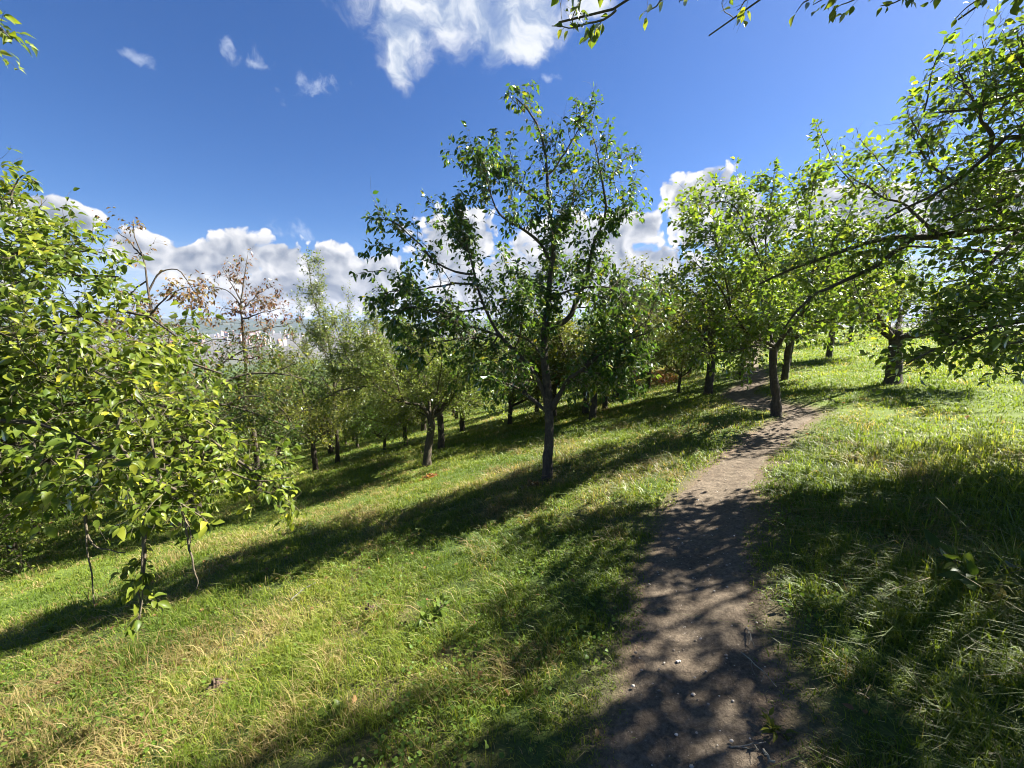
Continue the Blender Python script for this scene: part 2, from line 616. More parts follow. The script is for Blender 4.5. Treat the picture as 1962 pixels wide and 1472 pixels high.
# ------------------------------------------------------------------ ground, path, far country
def ground_material():
    m_, k_ = mat('turf_soil')
    pos = k_.n('ShaderNodeNewGeometry').outputs['Position']
    n1 = k_.noise(pos, .55, 5, .6)
    n2 = k_.noise(pos, 9, 5, .7)
    n3 = k_.noise(pos, 60, 4, .7)
    thatch = k_.ramp(n2, [(.3, (.045, .035, .016)), (.5, (.10, .085, .032)), (.7, (.21, .165, .075))])
    green = k_.ramp(n3, [(.3, (.025, .045, .010)), (.7, (.075, .115, .022))])
    col = k_.mix(k_.smooth(n1, .33, .55), thatch, green)
    far_green = k_.ramp(k_.noise(pos, .9, 6, .75), [(.3, (.065, .10, .016)), (.7, (.12, .165, .028))])
    dist = k_.n('ShaderNodeVectorMath', operation='LENGTH')
    k_.link(pos, dist.inputs[0])
    col = k_.mix(k_.smooth(dist.outputs['Value'], 4.5, 9), col, far_green)
    wood = k_.ramp(k_.noise(pos, .02, 6, .75), [(.35, (.03, .055, .016)), (.55, (.05, .08, .02)), (.65, (.10, .11, .05))])
    col = k_.mix(k_.smooth(dist.outputs['Value'], 60, 140), col, wood)
    town = k_.ramp(k_.noise(pos, .03, 8, .8), [(.36, (.035, .050, .025)), (.48, (.07, .07, .06)), (.58, (.13, .12, .11)), (.68, (.12, .085, .065))])
    col = k_.mix(k_.smooth(dist.outputs['Value'], 900, 1400), col, town)
    a = k_.n('ShaderNodeAttribute', attribute_name='bare')
    soil = k_.ramp(k_.noise(pos, 42, 6, .75), [(.28, (.055, .041, .027)), (.5, (.125, .092, .062)), (.72, (.21, .16, .11))])
    col = k_.mix(a.outputs['Fac'], col, soil)
    b = k_.n('ShaderNodeBsdfPrincipled')
    k_.link(col, b.inputs['Base Color'])
    b.inputs['Roughness'].default_value = .95
    b.inputs['Specular IOR Level'].default_value = .2
    bp = k_.n('ShaderNodeBump')
    bp.inputs['Strength'].default_value = .8
    bp.inputs['Distance'].default_value = .02
    k_.link(n3, bp.inputs['Height'])
    k_.link(bp.outputs[0], b.inputs['Normal'])
    finish(k_, b.outputs[0])
    return m_


def build_ground():
    na = 540
    rs = [.02]
    while rs[-1] < 9500:
        rs.append(rs[-1] + max(.02, rs[-1] * (.0125 if rs[-1] < 40 else .05)))
    rs = np.array(rs)
    th = np.linspace(0, 2 * math.pi, na, endpoint=False)
    R, T = np.meshgrid(rs, th, indexing='ij')
    x, y = R * np.sin(T), R * np.cos(T)
    pd = path_dist(x, y)
    z = ground_z(x, y, True, pd)
    V = np.stack([x, y, z], -1).reshape(-1, 3)
    nr = len(rs)
    idx = np.arange(nr * na).reshape(nr, na)
    nx = np.roll(idx, -1, 1)
    Q = np.stack([idx[:-1], idx[1:], nx[1:], nx[:-1]], -1).reshape(-1, 4)
    bare = np.clip(1 - (pd + .10 * fbm(x, y, 4, 3)) / .28, 0, 1)
    V = np.vstack([V, [[0, 0, gz(0, 0)]]])
    T3 = np.stack([np.full(na, len(V) - 1), idx[0], nx[0]], -1)
    me = mesh_np('ground', V, Q, T3, [ground_material()], attrs={'bare': np.append(bare.ravel(), 1)})
    tag(link('ground', me), 'grassy orchard slope falling away to the left of the trodden path', 'ground', kind='structure')


def build_path():
    m_, k_ = mat('trodden_earth')
    pos = k_.n('ShaderNodeNewGeometry').outputs['Position']
    n1 = k_.noise(pos, 3.0, 5, .6)
    n2 = k_.noise(pos, 42, 6, .75)
    n3 = k_.noise(pos, 160, 3, .6)
    col = k_.ramp(n2, [(.28, (.056, .043, .029)), (.5, (.130, .102, .072)), (.72, (.225, .180, .128))])
    col = k_.mix(k_.m('MULTIPLY', k_.smooth(n1, .4, .65), .5), col, k_.vm('MULTIPLY', col, (.62, .58, .55)))
    vor = k_.n('ShaderNodeTexVoronoi')
    k_.link(pos, vor.inputs['Vector'])
    vor.inputs['Scale'].default_value = 85
    col = k_.mix(k_.m('MULTIPLY', k_.smooth(vor.outputs['Distance'], .08, .2, 1, 0), k_.smooth(n3, .5, .62)), col, (.34, .29, .235))
    b = k_.n('ShaderNodeBsdfPrincipled')
    k_.link(col, b.inputs['Base Color'])
    b.inputs['Roughness'].default_value = .92
    b.inputs['Specular IOR Level'].default_value = .25
    bp = k_.n('ShaderNodeBump')
    bp.inputs['Strength'].default_value = .9
    bp.inputs['Distance'].default_value = .018
    k_.link(k_.m('ADD', n2, k_.m('MULTIPLY', n3, .35)), bp.inputs['Height'])
    k_.link(bp.outputs[0], b.inputs['Normal'])
    finish(k_, b.outputs[0])
    n, w = 1500, 26
    P = catmull(PATH, n)
    T = norm(np.gradient(P[:, :2], axis=0))
    N = np.stack([T[:, 1], -T[:, 0]], 1)
    s = np.linspace(-1, 1, w)
    arc = np.arange(n) * .03
    el_ = 1 + .22 * fbm(arc, arc * 0 + 3, 1.3, 4) + .04
    er_ = 1 + .22 * fbm(arc, arc * 0 + 9, 1.3, 4) + .04
    e = np.where(s[None] < 0, el_[:, None], er_[:, None])
    XY = P[:, None, :2] + N[:, None] * (s[None] * e * P[:, None, 2] / 2)[..., None]
    x, y = XY[..., 0], XY[..., 1]
    z = ground_z(x, y) - .005 + .017 * (1 - np.abs(s[None]) ** 3) + (.012 * fbm(x, y, 4.5, 3) + .009 * fbm(x, y, 14, 3)) * (1 - s[None] ** 4)
    V = np.stack([x, y, z], -1).reshape(-1, 3)
    idx = np.arange(n * w).reshape(n, w)
    Q = np.stack([idx[:-1, :-1], idx[:-1, 1:], idx[1:, 1:], idx[1:, :-1]], -1).reshape(-1, 4)
    me = mesh_np('path', V, Q, None, [m_])
    tag(link('path', me), 'narrow trodden brown earth path winding away across the slope', 'path', kind='structure')


def build_hills():
    m_, k_ = mat('far_hill')
    pos = k_.n('ShaderNodeNewGeometry').outputs['Position']
    col = k_.ramp(k_.noise(pos, .006, 7, .7), [(.38, (.030, .042, .022)), (.55, (.05, .06, .03)), (.66, (.09, .09, .055))])
    b = k_.n('ShaderNodeBsdfDiffuse')
    k_.link(col, b.inputs[0])
    finish(k_, b.outputs[0])
    for j, (r0, amp, base) in enumerate([(6800, 60, 35), (5200, 50, 0)]):
        a = np.linspace(math.radians(-85), math.radians(75), 260)
        dr = np.linspace(0, 1, 14)
        A, D = np.meshgrid(a, dr, indexing='ij')
        prof = np.sin(D * math.pi) ** 1.1
        h = np.maximum(base + amp * fbm(A * 60 + 30 * j, A * 0 + 2 + j, .13, 5), 8)
        r = r0 + (D - .5) * 1500
        x, y = r * np.sin(A), r * np.cos(A)
        z = -112 + (h + 112) * prof * (1 + .05 * fbm(x, y, .004, 3))
        V = np.stack([x, y, z], -1).reshape(-1, 3)
        idx = np.arange(A.size).reshape(A.shape)
        Q = np.stack([idx[:-1, :-1], idx[1:, :-1], idx[1:, 1:], idx[:-1, 1:]], -1).reshape(-1, 4)
        tag(link('hills', mesh_np('hills', V, Q, None, [m_])), 'wooded ridge on the far horizon' if j == 0 else 'lower wooded hill in front of the far ridge', 'hills', kind='structure')


def plain(name, col, rough=.8):
    m_, k_ = mat(name)
    pos = k_.n('ShaderNodeTexCoord').outputs['Object']
    n = k_.noise(pos, .35, 3)
    b = k_.n('ShaderNodeBsdfPrincipled')
    k_.link(k_.mix(n, tuple(c_ * .8 for c_ in col), tuple(min(1, c_ * 1.15) for c_ in col)), b.inputs['Base Color'])
    b.inputs['Roughness'].default_value = rough
    finish(k_, b.outputs[0])
    return m_


def build_city():
    """houses in the valley, half hidden by leaves; small in the picture"""
    rng = np.random.default_rng(77)
    roofs = [plain('roof_tile', (.36, .13, .07)), plain('roof_slate', (.17, .17, .18))]
    walls = [plain('render_cream', (.45, .40, .32)), plain('render_white', (.5, .49, .46)), plain('render_pink', (.42, .30, .25))]
    win = plain('window_dark', (.05, .06, .07), .3)
    protos = []
    for i in range(6):
        g = Geo()
        w, d, h, rh = rng.uniform(16, 40), rng.uniform(12, 18), rng.uniform(11, 26), rng.uniform(4, 8)
        if i == 5:
            w, d, h, rh = 18, 18, 48, .8
        V = [(-w / 2, -d / 2, -6), (w / 2, -d / 2, -6), (w / 2, d / 2, -6), (-w / 2, d / 2, -6), (-w / 2, -d / 2, h), (w / 2, -d / 2, h), (w / 2, d / 2, h), (-w / 2, d / 2, h)]
        g.add(V, [(0, 1, 5, 4), (1, 2, 6, 5), (2, 3, 7, 6), (3, 0, 4, 7)], None, 0)
        o_ = .6
        V = [(-w / 2 - o_, -d / 2 - o_, h), (w / 2 + o_, -d / 2 - o_, h), (w / 2 + o_, d / 2 + o_, h), (-w / 2 - o_, d / 2 + o_, h), (-w / 2 + d * .25, 0, h + rh), (w / 2 - d * .25, 0, h + rh)]
        g.add(V, [(0, 1, 5, 4), (2, 3, 4, 5), (3, 2, 1, 0)], [(1, 2, 5), (3, 0, 4)], 1)
        for fl in np.arange(2.0, h - 1.5, 3.4):
            for xx in np.arange(-w / 2 + 2, w / 2 - 1.5, 3.2):
                for sgn in (-1, 1):
                    yy = sgn * (d / 2 + .06)
                    g.add([(xx, yy, fl), (xx + 1.2, yy, fl), (xx + 1.2, yy, fl + 1.7), (xx, yy, fl + 1.7)], [(0, 1, 2, 3)], None, 2)
        protos.append(g.mesh('town_house', [walls[i % 3], roofs[i % 2], win], smooth=False))
    n = 0
    names = ['pale town house with a red tiled roof in the hazy far city', 'white town block with a grey roof in the hazy far city', 'pinkish town house with a red roof in the hazy far city',
             'cream town block under a grey roof in the hazy far city', 'white town house with a red tiled roof in the hazy far city', 'pink tower block with a flat roof in the hazy far city']
    while n < 260:
        a, r = math.radians(rng.uniform(-44, 14)), rng.uniform(1900, 5000)
        x, y = r * math.sin(a), r * math.cos(a)
        z = float(slope(x, y))
        if z > -85:
            continue
        i = int(rng.choice([0, 1, 2, 3, 4, 5], p=[.22, .2, .2, .16, .17, .05]))
        o = link('town_house', protos[i])
        o.location = (x, y, z)
        o.rotation_euler = (0, 0, rng.uniform(0, math.pi))
        s_ = rng.uniform(.4, .8)
        o.scale = (s_, s_, rng.uniform(.8, 1.25))
        tag(o, names[i], 'house', 'houses of the far city below')
        n += 1


build_ground()
build_path()
build_hills()
build_city()

# ------------------------------------------------------------------ trees
ORCHARD = 'fruit trees on the grassy slope'


def make_tree(seed, base, trunk, limbs, p, label, name='fruit_tree', group=ORCHARD, mats=(BARK, TWIG, LEAF_MID), split=True, category='tree'):
    """trunk: (points, r0, r1); limbs: [(points, r0, r1)]; every limb gets side shoots, twigs and leaves.
    Points are world coordinates; base is the Empty's place."""
    rng = np.random.default_rng(seed)
    base = np.asarray(base, float)
    root = empty(name, base)
    tag(root, label, category, group)
    n = 22
    tp = resample(trunk[0], n, rng, .006)
    tr = np.linspace(trunk[1], trunk[2], n) ** 1.0
    hgt = np.linspace(0, 1, n)
    tr = tr * (1 + .25 * np.exp(-hgt * 5) + .5 * np.exp(-hgt * (n * .55))) * (1 + .05 * rng.normal(size=n))
    g = Geo()
    V, Q, T = tubes(tp[None], tr[None], 16, rng, .10)
    g.add(V, Q, T, 0)
    LP, LR = [], []
    nl = 20
    for pts, r0, r1 in limbs:
        LP.append(resample(pts, nl, rng, .014 if len(pts) > 2 else .02))
        LR.append((r0 + (r1 - r0) * np.linspace(0, 1, nl) ** .8) * (1 + .07 * rng.normal(size=nl)))
    LP, LR = np.array(LP), np.array(LR)
    if split:
        link('trunk', g.mesh('trunk', [mats[0]], base), root)
        for q, r in zip(LP, LR):
            gb = Geo()
            V, Q, T = tubes(q[None], r[None], 10, rng, .12)
            gb.add(V, Q, T, 0)
            link('branch', gb.mesh('branch', [mats[0]], base), root)
    else:
        V, Q, T = tubes(LP, LR, 7, rng, .12)
        g.add(V, Q, T, 0)
        link('trunk', g.mesh('trunk', [mats[0]], base), root)
    # crown: side shoots -> twigs -> leaves
    gc = Geo()
    src = LP
    par, pos, T, f = sprout_points(rng, src, p['s2'], p.get('f0', .22))
    M = len(pos)
    d = norm(perp(rng, T) * p.get('spread', .9) + T * .6 + np.array([0, 0, 1.0]) * p.get('up', .25))
    L2 = p['l2'] * (.35 + .9 * rng.random(M)) * (1.15 - .55 * f)
    tropv = np.array([0, 0, 1.0])[None] * (p.get('trop', .3) + .5 * p.get('tropv', .4) * rng.normal(size=(M, 1)))
    P2 = grow(rng, pos, d, L2, 7, p.get('wob', .16), tropv)
    low = P2[:, -1, 2] < ground_z(P2[:, -1, 0], P2[:, -1, 1], False) + p.get('clear', .35)
    P2 = P2[~low]; L2 = L2[~low]
    if p.get('limit') is not None:
        keep = p['limit'](P2[:, -1])
        P2, L2 = P2[keep], L2[keep]
    r2 = np.clip(L2 * p.get('thick', .0085), .0018, .016)
    R2 = r2[:, None] * np.linspace(1, .35, 8)[None]
    V, Q, T_ = tubes(P2, R2, 5)
    gc.add(V, Q, T_, 0)
    par, pos, T, f = sprout_points(rng, P2, p['s3'], .12)
    M = len(pos)
    d = norm(perp(rng, T) * .9 + T * .75 + np.array([0, 0, 1.0]) * p.get('up3', .12))
    L3 = p['l3'] * (.3 + 1.0 * rng.random(M))
    P3 = grow(rng, pos, d, L3, 4, p.get('wob', .16), np.array([[0, 0, p.get('trop3', .1)]]))
    R3 = np.clip(L3 * .006, .0008, .0024)[:, None] * np.linspace(1, .5, 5)[None]
    V, Q, T_ = tubes(P3, R3, 3, cap=False)
    gc.add(V, Q, T_, 0)
    nleaf = foliage(rng, P3, p, gc)
    nleaf += foliage(rng, P2, dict(p, ls=p.get('ls', .03) * 1.6), gc, 1, .25)
    # long upright water shoots
    if p.get('shoots'):
        par, pos, T, f = sprout_points(rng, LP, 1.0, .4)
        need = p['shoots']
        sel = rng.choice(len(pos), min(need, len(pos)), replace=False) if len(pos) else []
        pos = pos[sel]
        M = len(pos)
        if M:
            L = p.get('shoot_len', .8) * (.5 + .8 * rng.random(M))
            d = norm(np.array([0, 0, 1.0]) + .35 * rng.normal(size=(M, 3)))
            PS = grow(rng, pos, d, L, 8, .06, np.array([[0, 0, .3]]))
            V, Q, T_ = tubes(PS, np.full((M, 1), .006) * np.linspace(1, .3, 9)[None], 4)
            gc.add(V, Q, T_, 0)
            nleaf += foliage(rng, PS, dict(p, ls=p.get('ls', .03) * .9, clump=0), gc, 1, .1)
    for ex in p.get('bare_shoots', []):
        q = resample(ex, 14, rng, .008)
        V, Q, T_ = tubes(q[None], np.linspace(.007, .0025, 14)[None], 5, rng, .3)
        gc.add(V, Q, T_, 0)
    # explicit leafy shoots (tips that stand out)
    if p.get('tips'):
        PS = np.array([resample(q, 10, rng, .008) for q in p['tips']])
        V, Q, T_ = tubes(PS, np.full((len(PS), 1), .007) * np.linspace(1, .3, 10)[None], 5)
        gc.add(V, Q, T_, 0)
        pt = dict(p, ls=p.get('tip_ls', p.get('ls', .03) * .7), clump=0)
        nleaf += foliage(rng, PS, pt, gc, 1, .12)
        par, pos, T, f = sprout_points(rng, PS, p.get('tip_s', .07), .1)
        M = len(pos)
        L = p['l3'] * (.35 + .8 * rng.random(M)) * (1.2 - .8 * f)
        P4 = grow(rng, pos, norm(perp(rng, T) + T * .8), L, 4, .14, np.array([[0, 0, .1]]))
        V, Q, T_ = tubes(P4, np.clip(L * .009, .0012, .004)[:, None] * np.linspace(1, .5, 5)[None], 3, cap=False)
        gc.add(V, Q, T_, 0)
        nleaf += foliage(rng, P4, pt, gc, 1, .1)
    link('crown', gc.mesh('crown', [mats[1], mats[2]], base), root)
    print('tree', name, seed, 'leaves', nleaf)
    return root


def px(t0, *pts):
    """limb through photo pixels (u, v, depth offset) around depth t0"""
    return [at(u, v, t0 + (r[0] if r else 0)) for u, v, *r in pts]


def scaffold(rng, top, n, reach, el0, el1, rise, r0, twist=0.0):
    """n limbs spreading from the fork"""
    out = []
    for i in range(n):
        a = 2 * math.pi * (i + .35 * rng.random()) / n + twist
        e = math.radians(rng.uniform(el0, el1))
        R = reach * rng.uniform(.75, 1.15)
        d = np.array([math.cos(a) * math.cos(e), math.sin(a) * math.cos(e), math.sin(e)])
        h = np.array([math.cos(a), math.sin(a), 0])
        p0 = top - np.array([0, 0, rng.uniform(0, .12)])
        p1 = p0 + d * R * .4
        p2 = p1 + (d * .8 + np.array([0, 0, rise])) * R * .35 + rng.normal(size=3) * .08
        p3 = p2 + (h * .8 + np.array([0, 0, rise * rng.uniform(.2, 1.3)])) * R * .4 + rng.normal(size=3) * .1
        out.append(([p0, p1, p2, p3], r0 * rng.uniform(.8, 1.1), r0 * .16))
        # one fork per limb
        q1 = p1 + (np.cross(h, [0, 0, 1]) * rng.choice([-.7, .7]) + d * .5 + np.array([0, 0, rise * .8])) * R * .3
        q2 = q1 + (np.cross(h, [0, 0, 1]) * rng.choice([-.3, .3]) + h * .5 + np.array([0, 0, rise])) * R * .3
        out.append(([p1, q1, q2], r0 * .55, r0 * .12))
    return out


# ---- the main tree in the middle
b0 = on_ground(1048, 923)
tm = float((b0 - np.array([0, 0, EYE])) @ np.array([0, math.cos(PITCH), -math.sin(PITCH)]))
print('main tree base', b0, tm)
L_ = lambda *a: px(tm, *a)
main_limbs = [
    (L_((1050, 785), (1046, 730), (1043, 690), (1045, 643), (1048, 600), (1053, 540), (1062, 470), (1051, 405), (1046, 340), (1040, 280), (1020, 225), (990, 185)), .066, .008),
    (L_((1049, 783), (1036, 740, -.05), (1008, 695, -.15), (985, 670, -.2), (955, 640, -.25), (930, 590, -.3), (912, 540, -.3), (895, 480, -.3), (884, 440, -.3), (872, 385, -.25)), .036, .007),
    (L_((1047, 788), (1020, 768, .15), (988, 746, .35), (956, 728, .5), (915, 700, .7), (870, 690, .8)), .030, .007),
    (L_((1055, 785), (1074, 750, -.1), (1088, 728, -.2), (1113, 712, -.3), (1150, 680, -.45), (1200, 650, -.6), (1245, 640, -.65)), .044, .008),
    (L_((1048, 634), (1074, 621, .1), (1095, 606, .15), (1106, 575, .2), (1118, 545, .2), (1128, 505, .2), (1140, 460, .2), (1160, 395, .15), (1150, 330, .1), (1140, 260, .1)), .042, .007),
    (L_((1050, 578), (1088, 557, -.15), (1117, 552, -.25), (1167, 553, -.4), (1215, 580, -.5)), .020, .005),
    (L_((1054, 500), (1034, 463, -.1), (1011, 444, -.2), (980, 429, -.3), (954, 410, -.35), (935, 361, -.4), (925, 307, -.4)), .024, .006),
    (L_((906, 525, -.3), (866, 518, -.35), (828, 494, -.4), (790, 455, -.45), (750, 424, -.5), (712, 422, -.5)), .016, .005),
    (L_((914, 545, -.3), (860, 545, -.2), (800, 555, -.15), (740, 560, -.1), (712, 585, -.1)), .016, .005),
    (L_((960, 645, -.25), (900, 625, -.4), (840, 600, -.5), (780, 590, -.6), (735, 620, -.6)), .017, .005),
    (L_((1043, 690), (1013, 653, .25), (985, 640, .4), (950, 590, .5), (930, 560, .6)), .020, .005),
    (L_((1048, 340), (1085, 290, .1), (1115, 240, .15), (1128, 205, .15)), .014, .005),
    (L_((1056, 440), (1090, 400, .3), (1120, 370, .4), (1175, 330, .4), (1200, 300, .4)), .014, .005),
    (L_((1163, 395, .15), (1195, 420, .1), (1210, 390, .1), (1214, 350, .1)), .010, .004),
    (L_((1050, 560), (1010, 560, .35), (975, 520, .55), (960, 480, .6)), .014, .004),
    (L_((1060, 470), (1085, 440, .3), (1100, 360, .5), (1090, 320, .5)), .013, .004),
    (L_((1113, 712, -.3), (1160, 640, -.2), (1190, 590, -.1), (1200, 540, 0)), .016, .005),
    (L_((1053, 560), (1060, 520, .5), (1070, 480, .7)), .014, .004),
    (L_((1150, 680, -.45), (1190, 690, -.6), (1220, 715, -.7)), .012, .004),
    (L_((955, 640, -.25), (920, 690, -.4), (890, 730, -.5)), .013, .004),
    (L_((895, 480, -.3), (860, 440, -.1), (845, 420, 0)), .012, .004),
    (L_((1088, 728, -.2), (1130, 740, .2), (1170, 720, .5)), .012, .004),
    (L_((955, 640, -.25), (900, 650, -.5), (840, 655, -.6), (780, 680, -.6)), .014, .004),
    (L_((930, 590, -.3), (870, 600, 0), (800, 620, .2), (740, 640, .3)), .014, .004),
    (L_((1113, 712, -.3), (1160, 715, -.5), (1205, 690, -.7)), .012, .004),
    (L_((1200, 650, -.6), (1240, 610, -.6), (1255, 580, -.5)), .010, .004),
    (L_((1167, 553, -.4), (1210, 600, -.6), (1245, 650, -.7)), .010, .004),
    (L_((1006, 695, -.15), (960, 690, -.5), (920, 720, -.7)), .012, .004),
    (L_((985, 670, -.2), (1000, 620, -.5), (990, 570, -.6)), .011, .004),
    (L_((1104, 590, .2), (1150, 590, .5), (1190, 610, .7)), .011, .004),
    (L_((1051, 405), (1010, 370, -.1), (960, 330, -.1), (895, 300, -.1)), .013, .004),
]
tips = [L_((1005, 215), (985, 195), (968, 180)), L_((1000, 215), (1010, 190), (1009, 165)), L_((1125, 260, .1), (1138, 215, .1), (1143, 178, .1)),
        L_((1108, 250), (1103, 210), (1106, 182)), L_((1155, 330), (1165, 270), (1168, 232)), L_((1175, 340), (1190, 300), (1192, 280)),
        L_((1195, 400), (1210, 360), (1220, 328)), L_((930, 330, -.3), (918, 290, -.3), (915, 262, -.3)), L_((895, 340, -.2), (885, 310, -.2), (882, 292, -.2)),
        L_((955, 300), (950, 270), (953, 245)), L_((790, 455, -.45), (745, 420, -.5), (700, 420, -.5)), L_((740, 520, -.4), (705, 520, -.4), (678, 528, -.4)),
        L_((760, 480, -.4), (715, 470, -.4), (698, 490, -.4)), L_((1060, 300), (1072, 250), (1075, 225)), L_((990, 330, -.1), (975, 280, -.1), (985, 250, -.1))]
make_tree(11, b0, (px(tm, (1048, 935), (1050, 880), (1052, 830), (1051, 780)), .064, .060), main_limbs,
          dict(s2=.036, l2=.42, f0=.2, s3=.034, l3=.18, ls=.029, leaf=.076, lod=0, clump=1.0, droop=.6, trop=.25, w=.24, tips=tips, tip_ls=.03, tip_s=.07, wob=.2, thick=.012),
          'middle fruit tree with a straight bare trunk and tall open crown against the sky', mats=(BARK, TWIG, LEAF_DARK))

# ---- feathery low tree left of it
b1 = on_ground(818, 893)
t1 = float((b1 - np.array([0, 0, EYE])) @ np.array([0, math.cos(PITCH), -math.sin(PITCH)]))
L1 = lambda *a: px(t1, *a)
r1 = np.random.default_rng(21)
limbs = [
    (L1((824, 800), (806, 778, -.1), (774, 772, -.3), (731, 746, -.5), (681, 710, -.8), (638, 692, -1.0)), .042, .008),
    (L1((822, 800), (800, 790, .2), (788, 802, .1), (749, 814, -.1), (700, 800, -.2), (660, 800, -.2)), .024, .006),
    (L1((828, 800), (845, 790, .0), (870, 757, -.1), (881, 705, -.2), (917, 678, -.3), (950, 660, -.3)), .036, .007),
    (L1((824, 800), (822, 760, .2), (810, 710, .5), (790, 660, .7), (780, 620, .9)), .036, .007),
    (L1((826, 800), (850, 760, .5), (880, 720, 1.0), (930, 700, 1.5)), .030, .007),
    (L1((822, 800), (790, 740, .6), (740, 690, 1.2), (690, 660, 1.6)), .030, .007),
    (L1((731, 746, -.5), (700, 740, -.7), (650, 750, -.9), (610, 770, -1.0)), .018, .006),
    (L1((774, 772, -.3), (760, 730, -.5), (730, 670, -.7), (720, 620, -.7)), .020, .006),
    (L1((681, 710, -.8), (650, 650, -.7), (640, 610, -.6)), .014, .005),
    (L1((810, 710, .5), (850, 660, .3), (870, 620, .2)), .018, .006),
    (L1((870, 757, -.1), (900, 770, -.4), (935, 770, -.6)), .016, .005),
    (L1((826, 800), (836, 760, -.4), (845, 700, -.8), (840, 650, -1.0)), .024, .006),
]
make_tree(21, b1, (px(t1, (818, 903), (820, 860), (826, 825), (825, 795)), .085, .075), limbs,
          dict(s2=.040, l2=.72, f0=.15, s3=.036, l3=.24, ls=.0185, leaf=.056, lod=1, clump=.6, droop=.2, trop=.2, wob=.22, w=.26, thick=.007, shoots=14, shoot_len=.6),
          'feathery low fruit tree with fine small leaves forking from a short dark trunk', mats=(BARK, TWIG, LEAF_FINE))

# ---- slim tree at the bend of the path
b2 = on_ground(1487, 797)
t2 = float((b2 - np.array([0, 0, EYE])) @ np.array([0, math.cos(PITCH), -math.sin(PITCH)]))
L2_ = lambda *a: px(t2, *a)
limbs = [
    (L2_((1484, 665), (1470, 657, -.1), (1440, 645, -.3), (1422, 627, -.5), (1400, 590, -.8), (1370, 540, -1.0), (1330, 500, -1.2)), .034, .006),
    (L2_((1486, 668), (1500, 645, -.1), (1520, 625, -.2), (1545, 590, -.3), (1575, 540, -.4), (1600, 480, -.4), (1620, 420, -.4)), .036, .007),
    (L2_((1482, 662), (1474, 630, .1), (1470, 590, .2), (1466, 520, .2), (1470, 440, .1), (1480, 360, 0)), .030, .006),
    (L2_((1484, 672), (1450, 662, -.4), (1410, 672, -.7), (1370, 675, -.9), (1330, 672, -1.0)), .022, .006),
    (L2_((1486, 664), (1520, 630, .5), (1560, 600, 1.0), (1600, 580, 1.3)), .026, .006),
    (L2_((1470, 590, .2), (1440, 540, .4), (1410, 480, .4), (1390, 420, .2)), .020, .005),
    (L2_((1422, 627, -.5), (1390, 610, -.6), (1345, 580, -.7), (1310, 540, -.7)), .018, .005),
    (L2_((1466, 520, .2), (1430, 440, -.1), (1400, 390, -.3), (1345, 395, -.5)), .018, .005),
    (L2_((1545, 590, -.3), (1560, 500, -.7), (1550, 420, -.9), (1560, 340, -1.0)), .018, .005),
    (L2_((1520, 625, -.2), (1600, 610, -.7), (1660, 600, -1.0)), .018, .005),
    (L2_((1400, 590, -.8), (1380, 490, -.9), (1350, 440, -.9), (1310, 440, -1.0)), .014, .004),
]
tips = [L2_((1365, 460, -.9), (1320, 440, -1.0), (1290, 432, -1.0)), L2_((1370, 420, -.5), (1345, 390, -.5), (1325, 380, -.5)), L2_((1475, 400), (1482, 340), (1485, 305)),
        L2_((1430, 420, -.2), (1415, 350, -.2), (1413, 312, -.2)), L2_((1560, 380, -1), (1570, 290, -1), (1560, 225, -1)), L2_((1530, 400, -.8), (1515, 350, -.8), (1500, 335, -.8)),
        L2_((1620, 430, -.4), (1640, 370, -.4), (1635, 300, -.4))]
make_tree(31, b2, (px(t2, (1488, 808), (1487, 760), (1481, 710), (1483, 660)), .066, .056), limbs,
          dict(s2=.044, l2=.64, f0=.12, s3=.033, l3=.22, ls=.032, leaf=.074, lod=0, clump=.7, droop=.25, trop=.25, tips=tips, tip_ls=.035, wob=.2, shoots=12, shoot_len=.6),
          'slim fruit tree growing on the bend of the path in front of bare earth', mats=(BARK, TWIG, LEAF_MID))

# ---- stout tree on the bank to the right
b3 = on_ground(1712, 735)
t3 = float((b3 - np.array([0, 0, EYE])) @ np.array([0, math.cos(PITCH), -math.sin(PITCH)]))
r3 = np.random.default_rng(41)
top3 = at(1715, 640, t3)
limbs = scaffold(r3, top3, 6, 2.2, 15, 45, .42, .06, .4)
make_tree(41, b3, (px(t3, (1710, 745), (1712, 715), (1716, 680), (1716, 635)), .125, .105), limbs,
          dict(s2=.055, l2=.72, f0=.10, s3=.038, l3=.24, ls=.036, leaf=.072, clear=1.0, lod=1, clump=.5, droop=.25, trop=.15, wob=.2),
          'stout thick trunked fruit tree on the sunny bank to the right of the path', mats=(BARK, TWIG, LEAF_RIGHT))

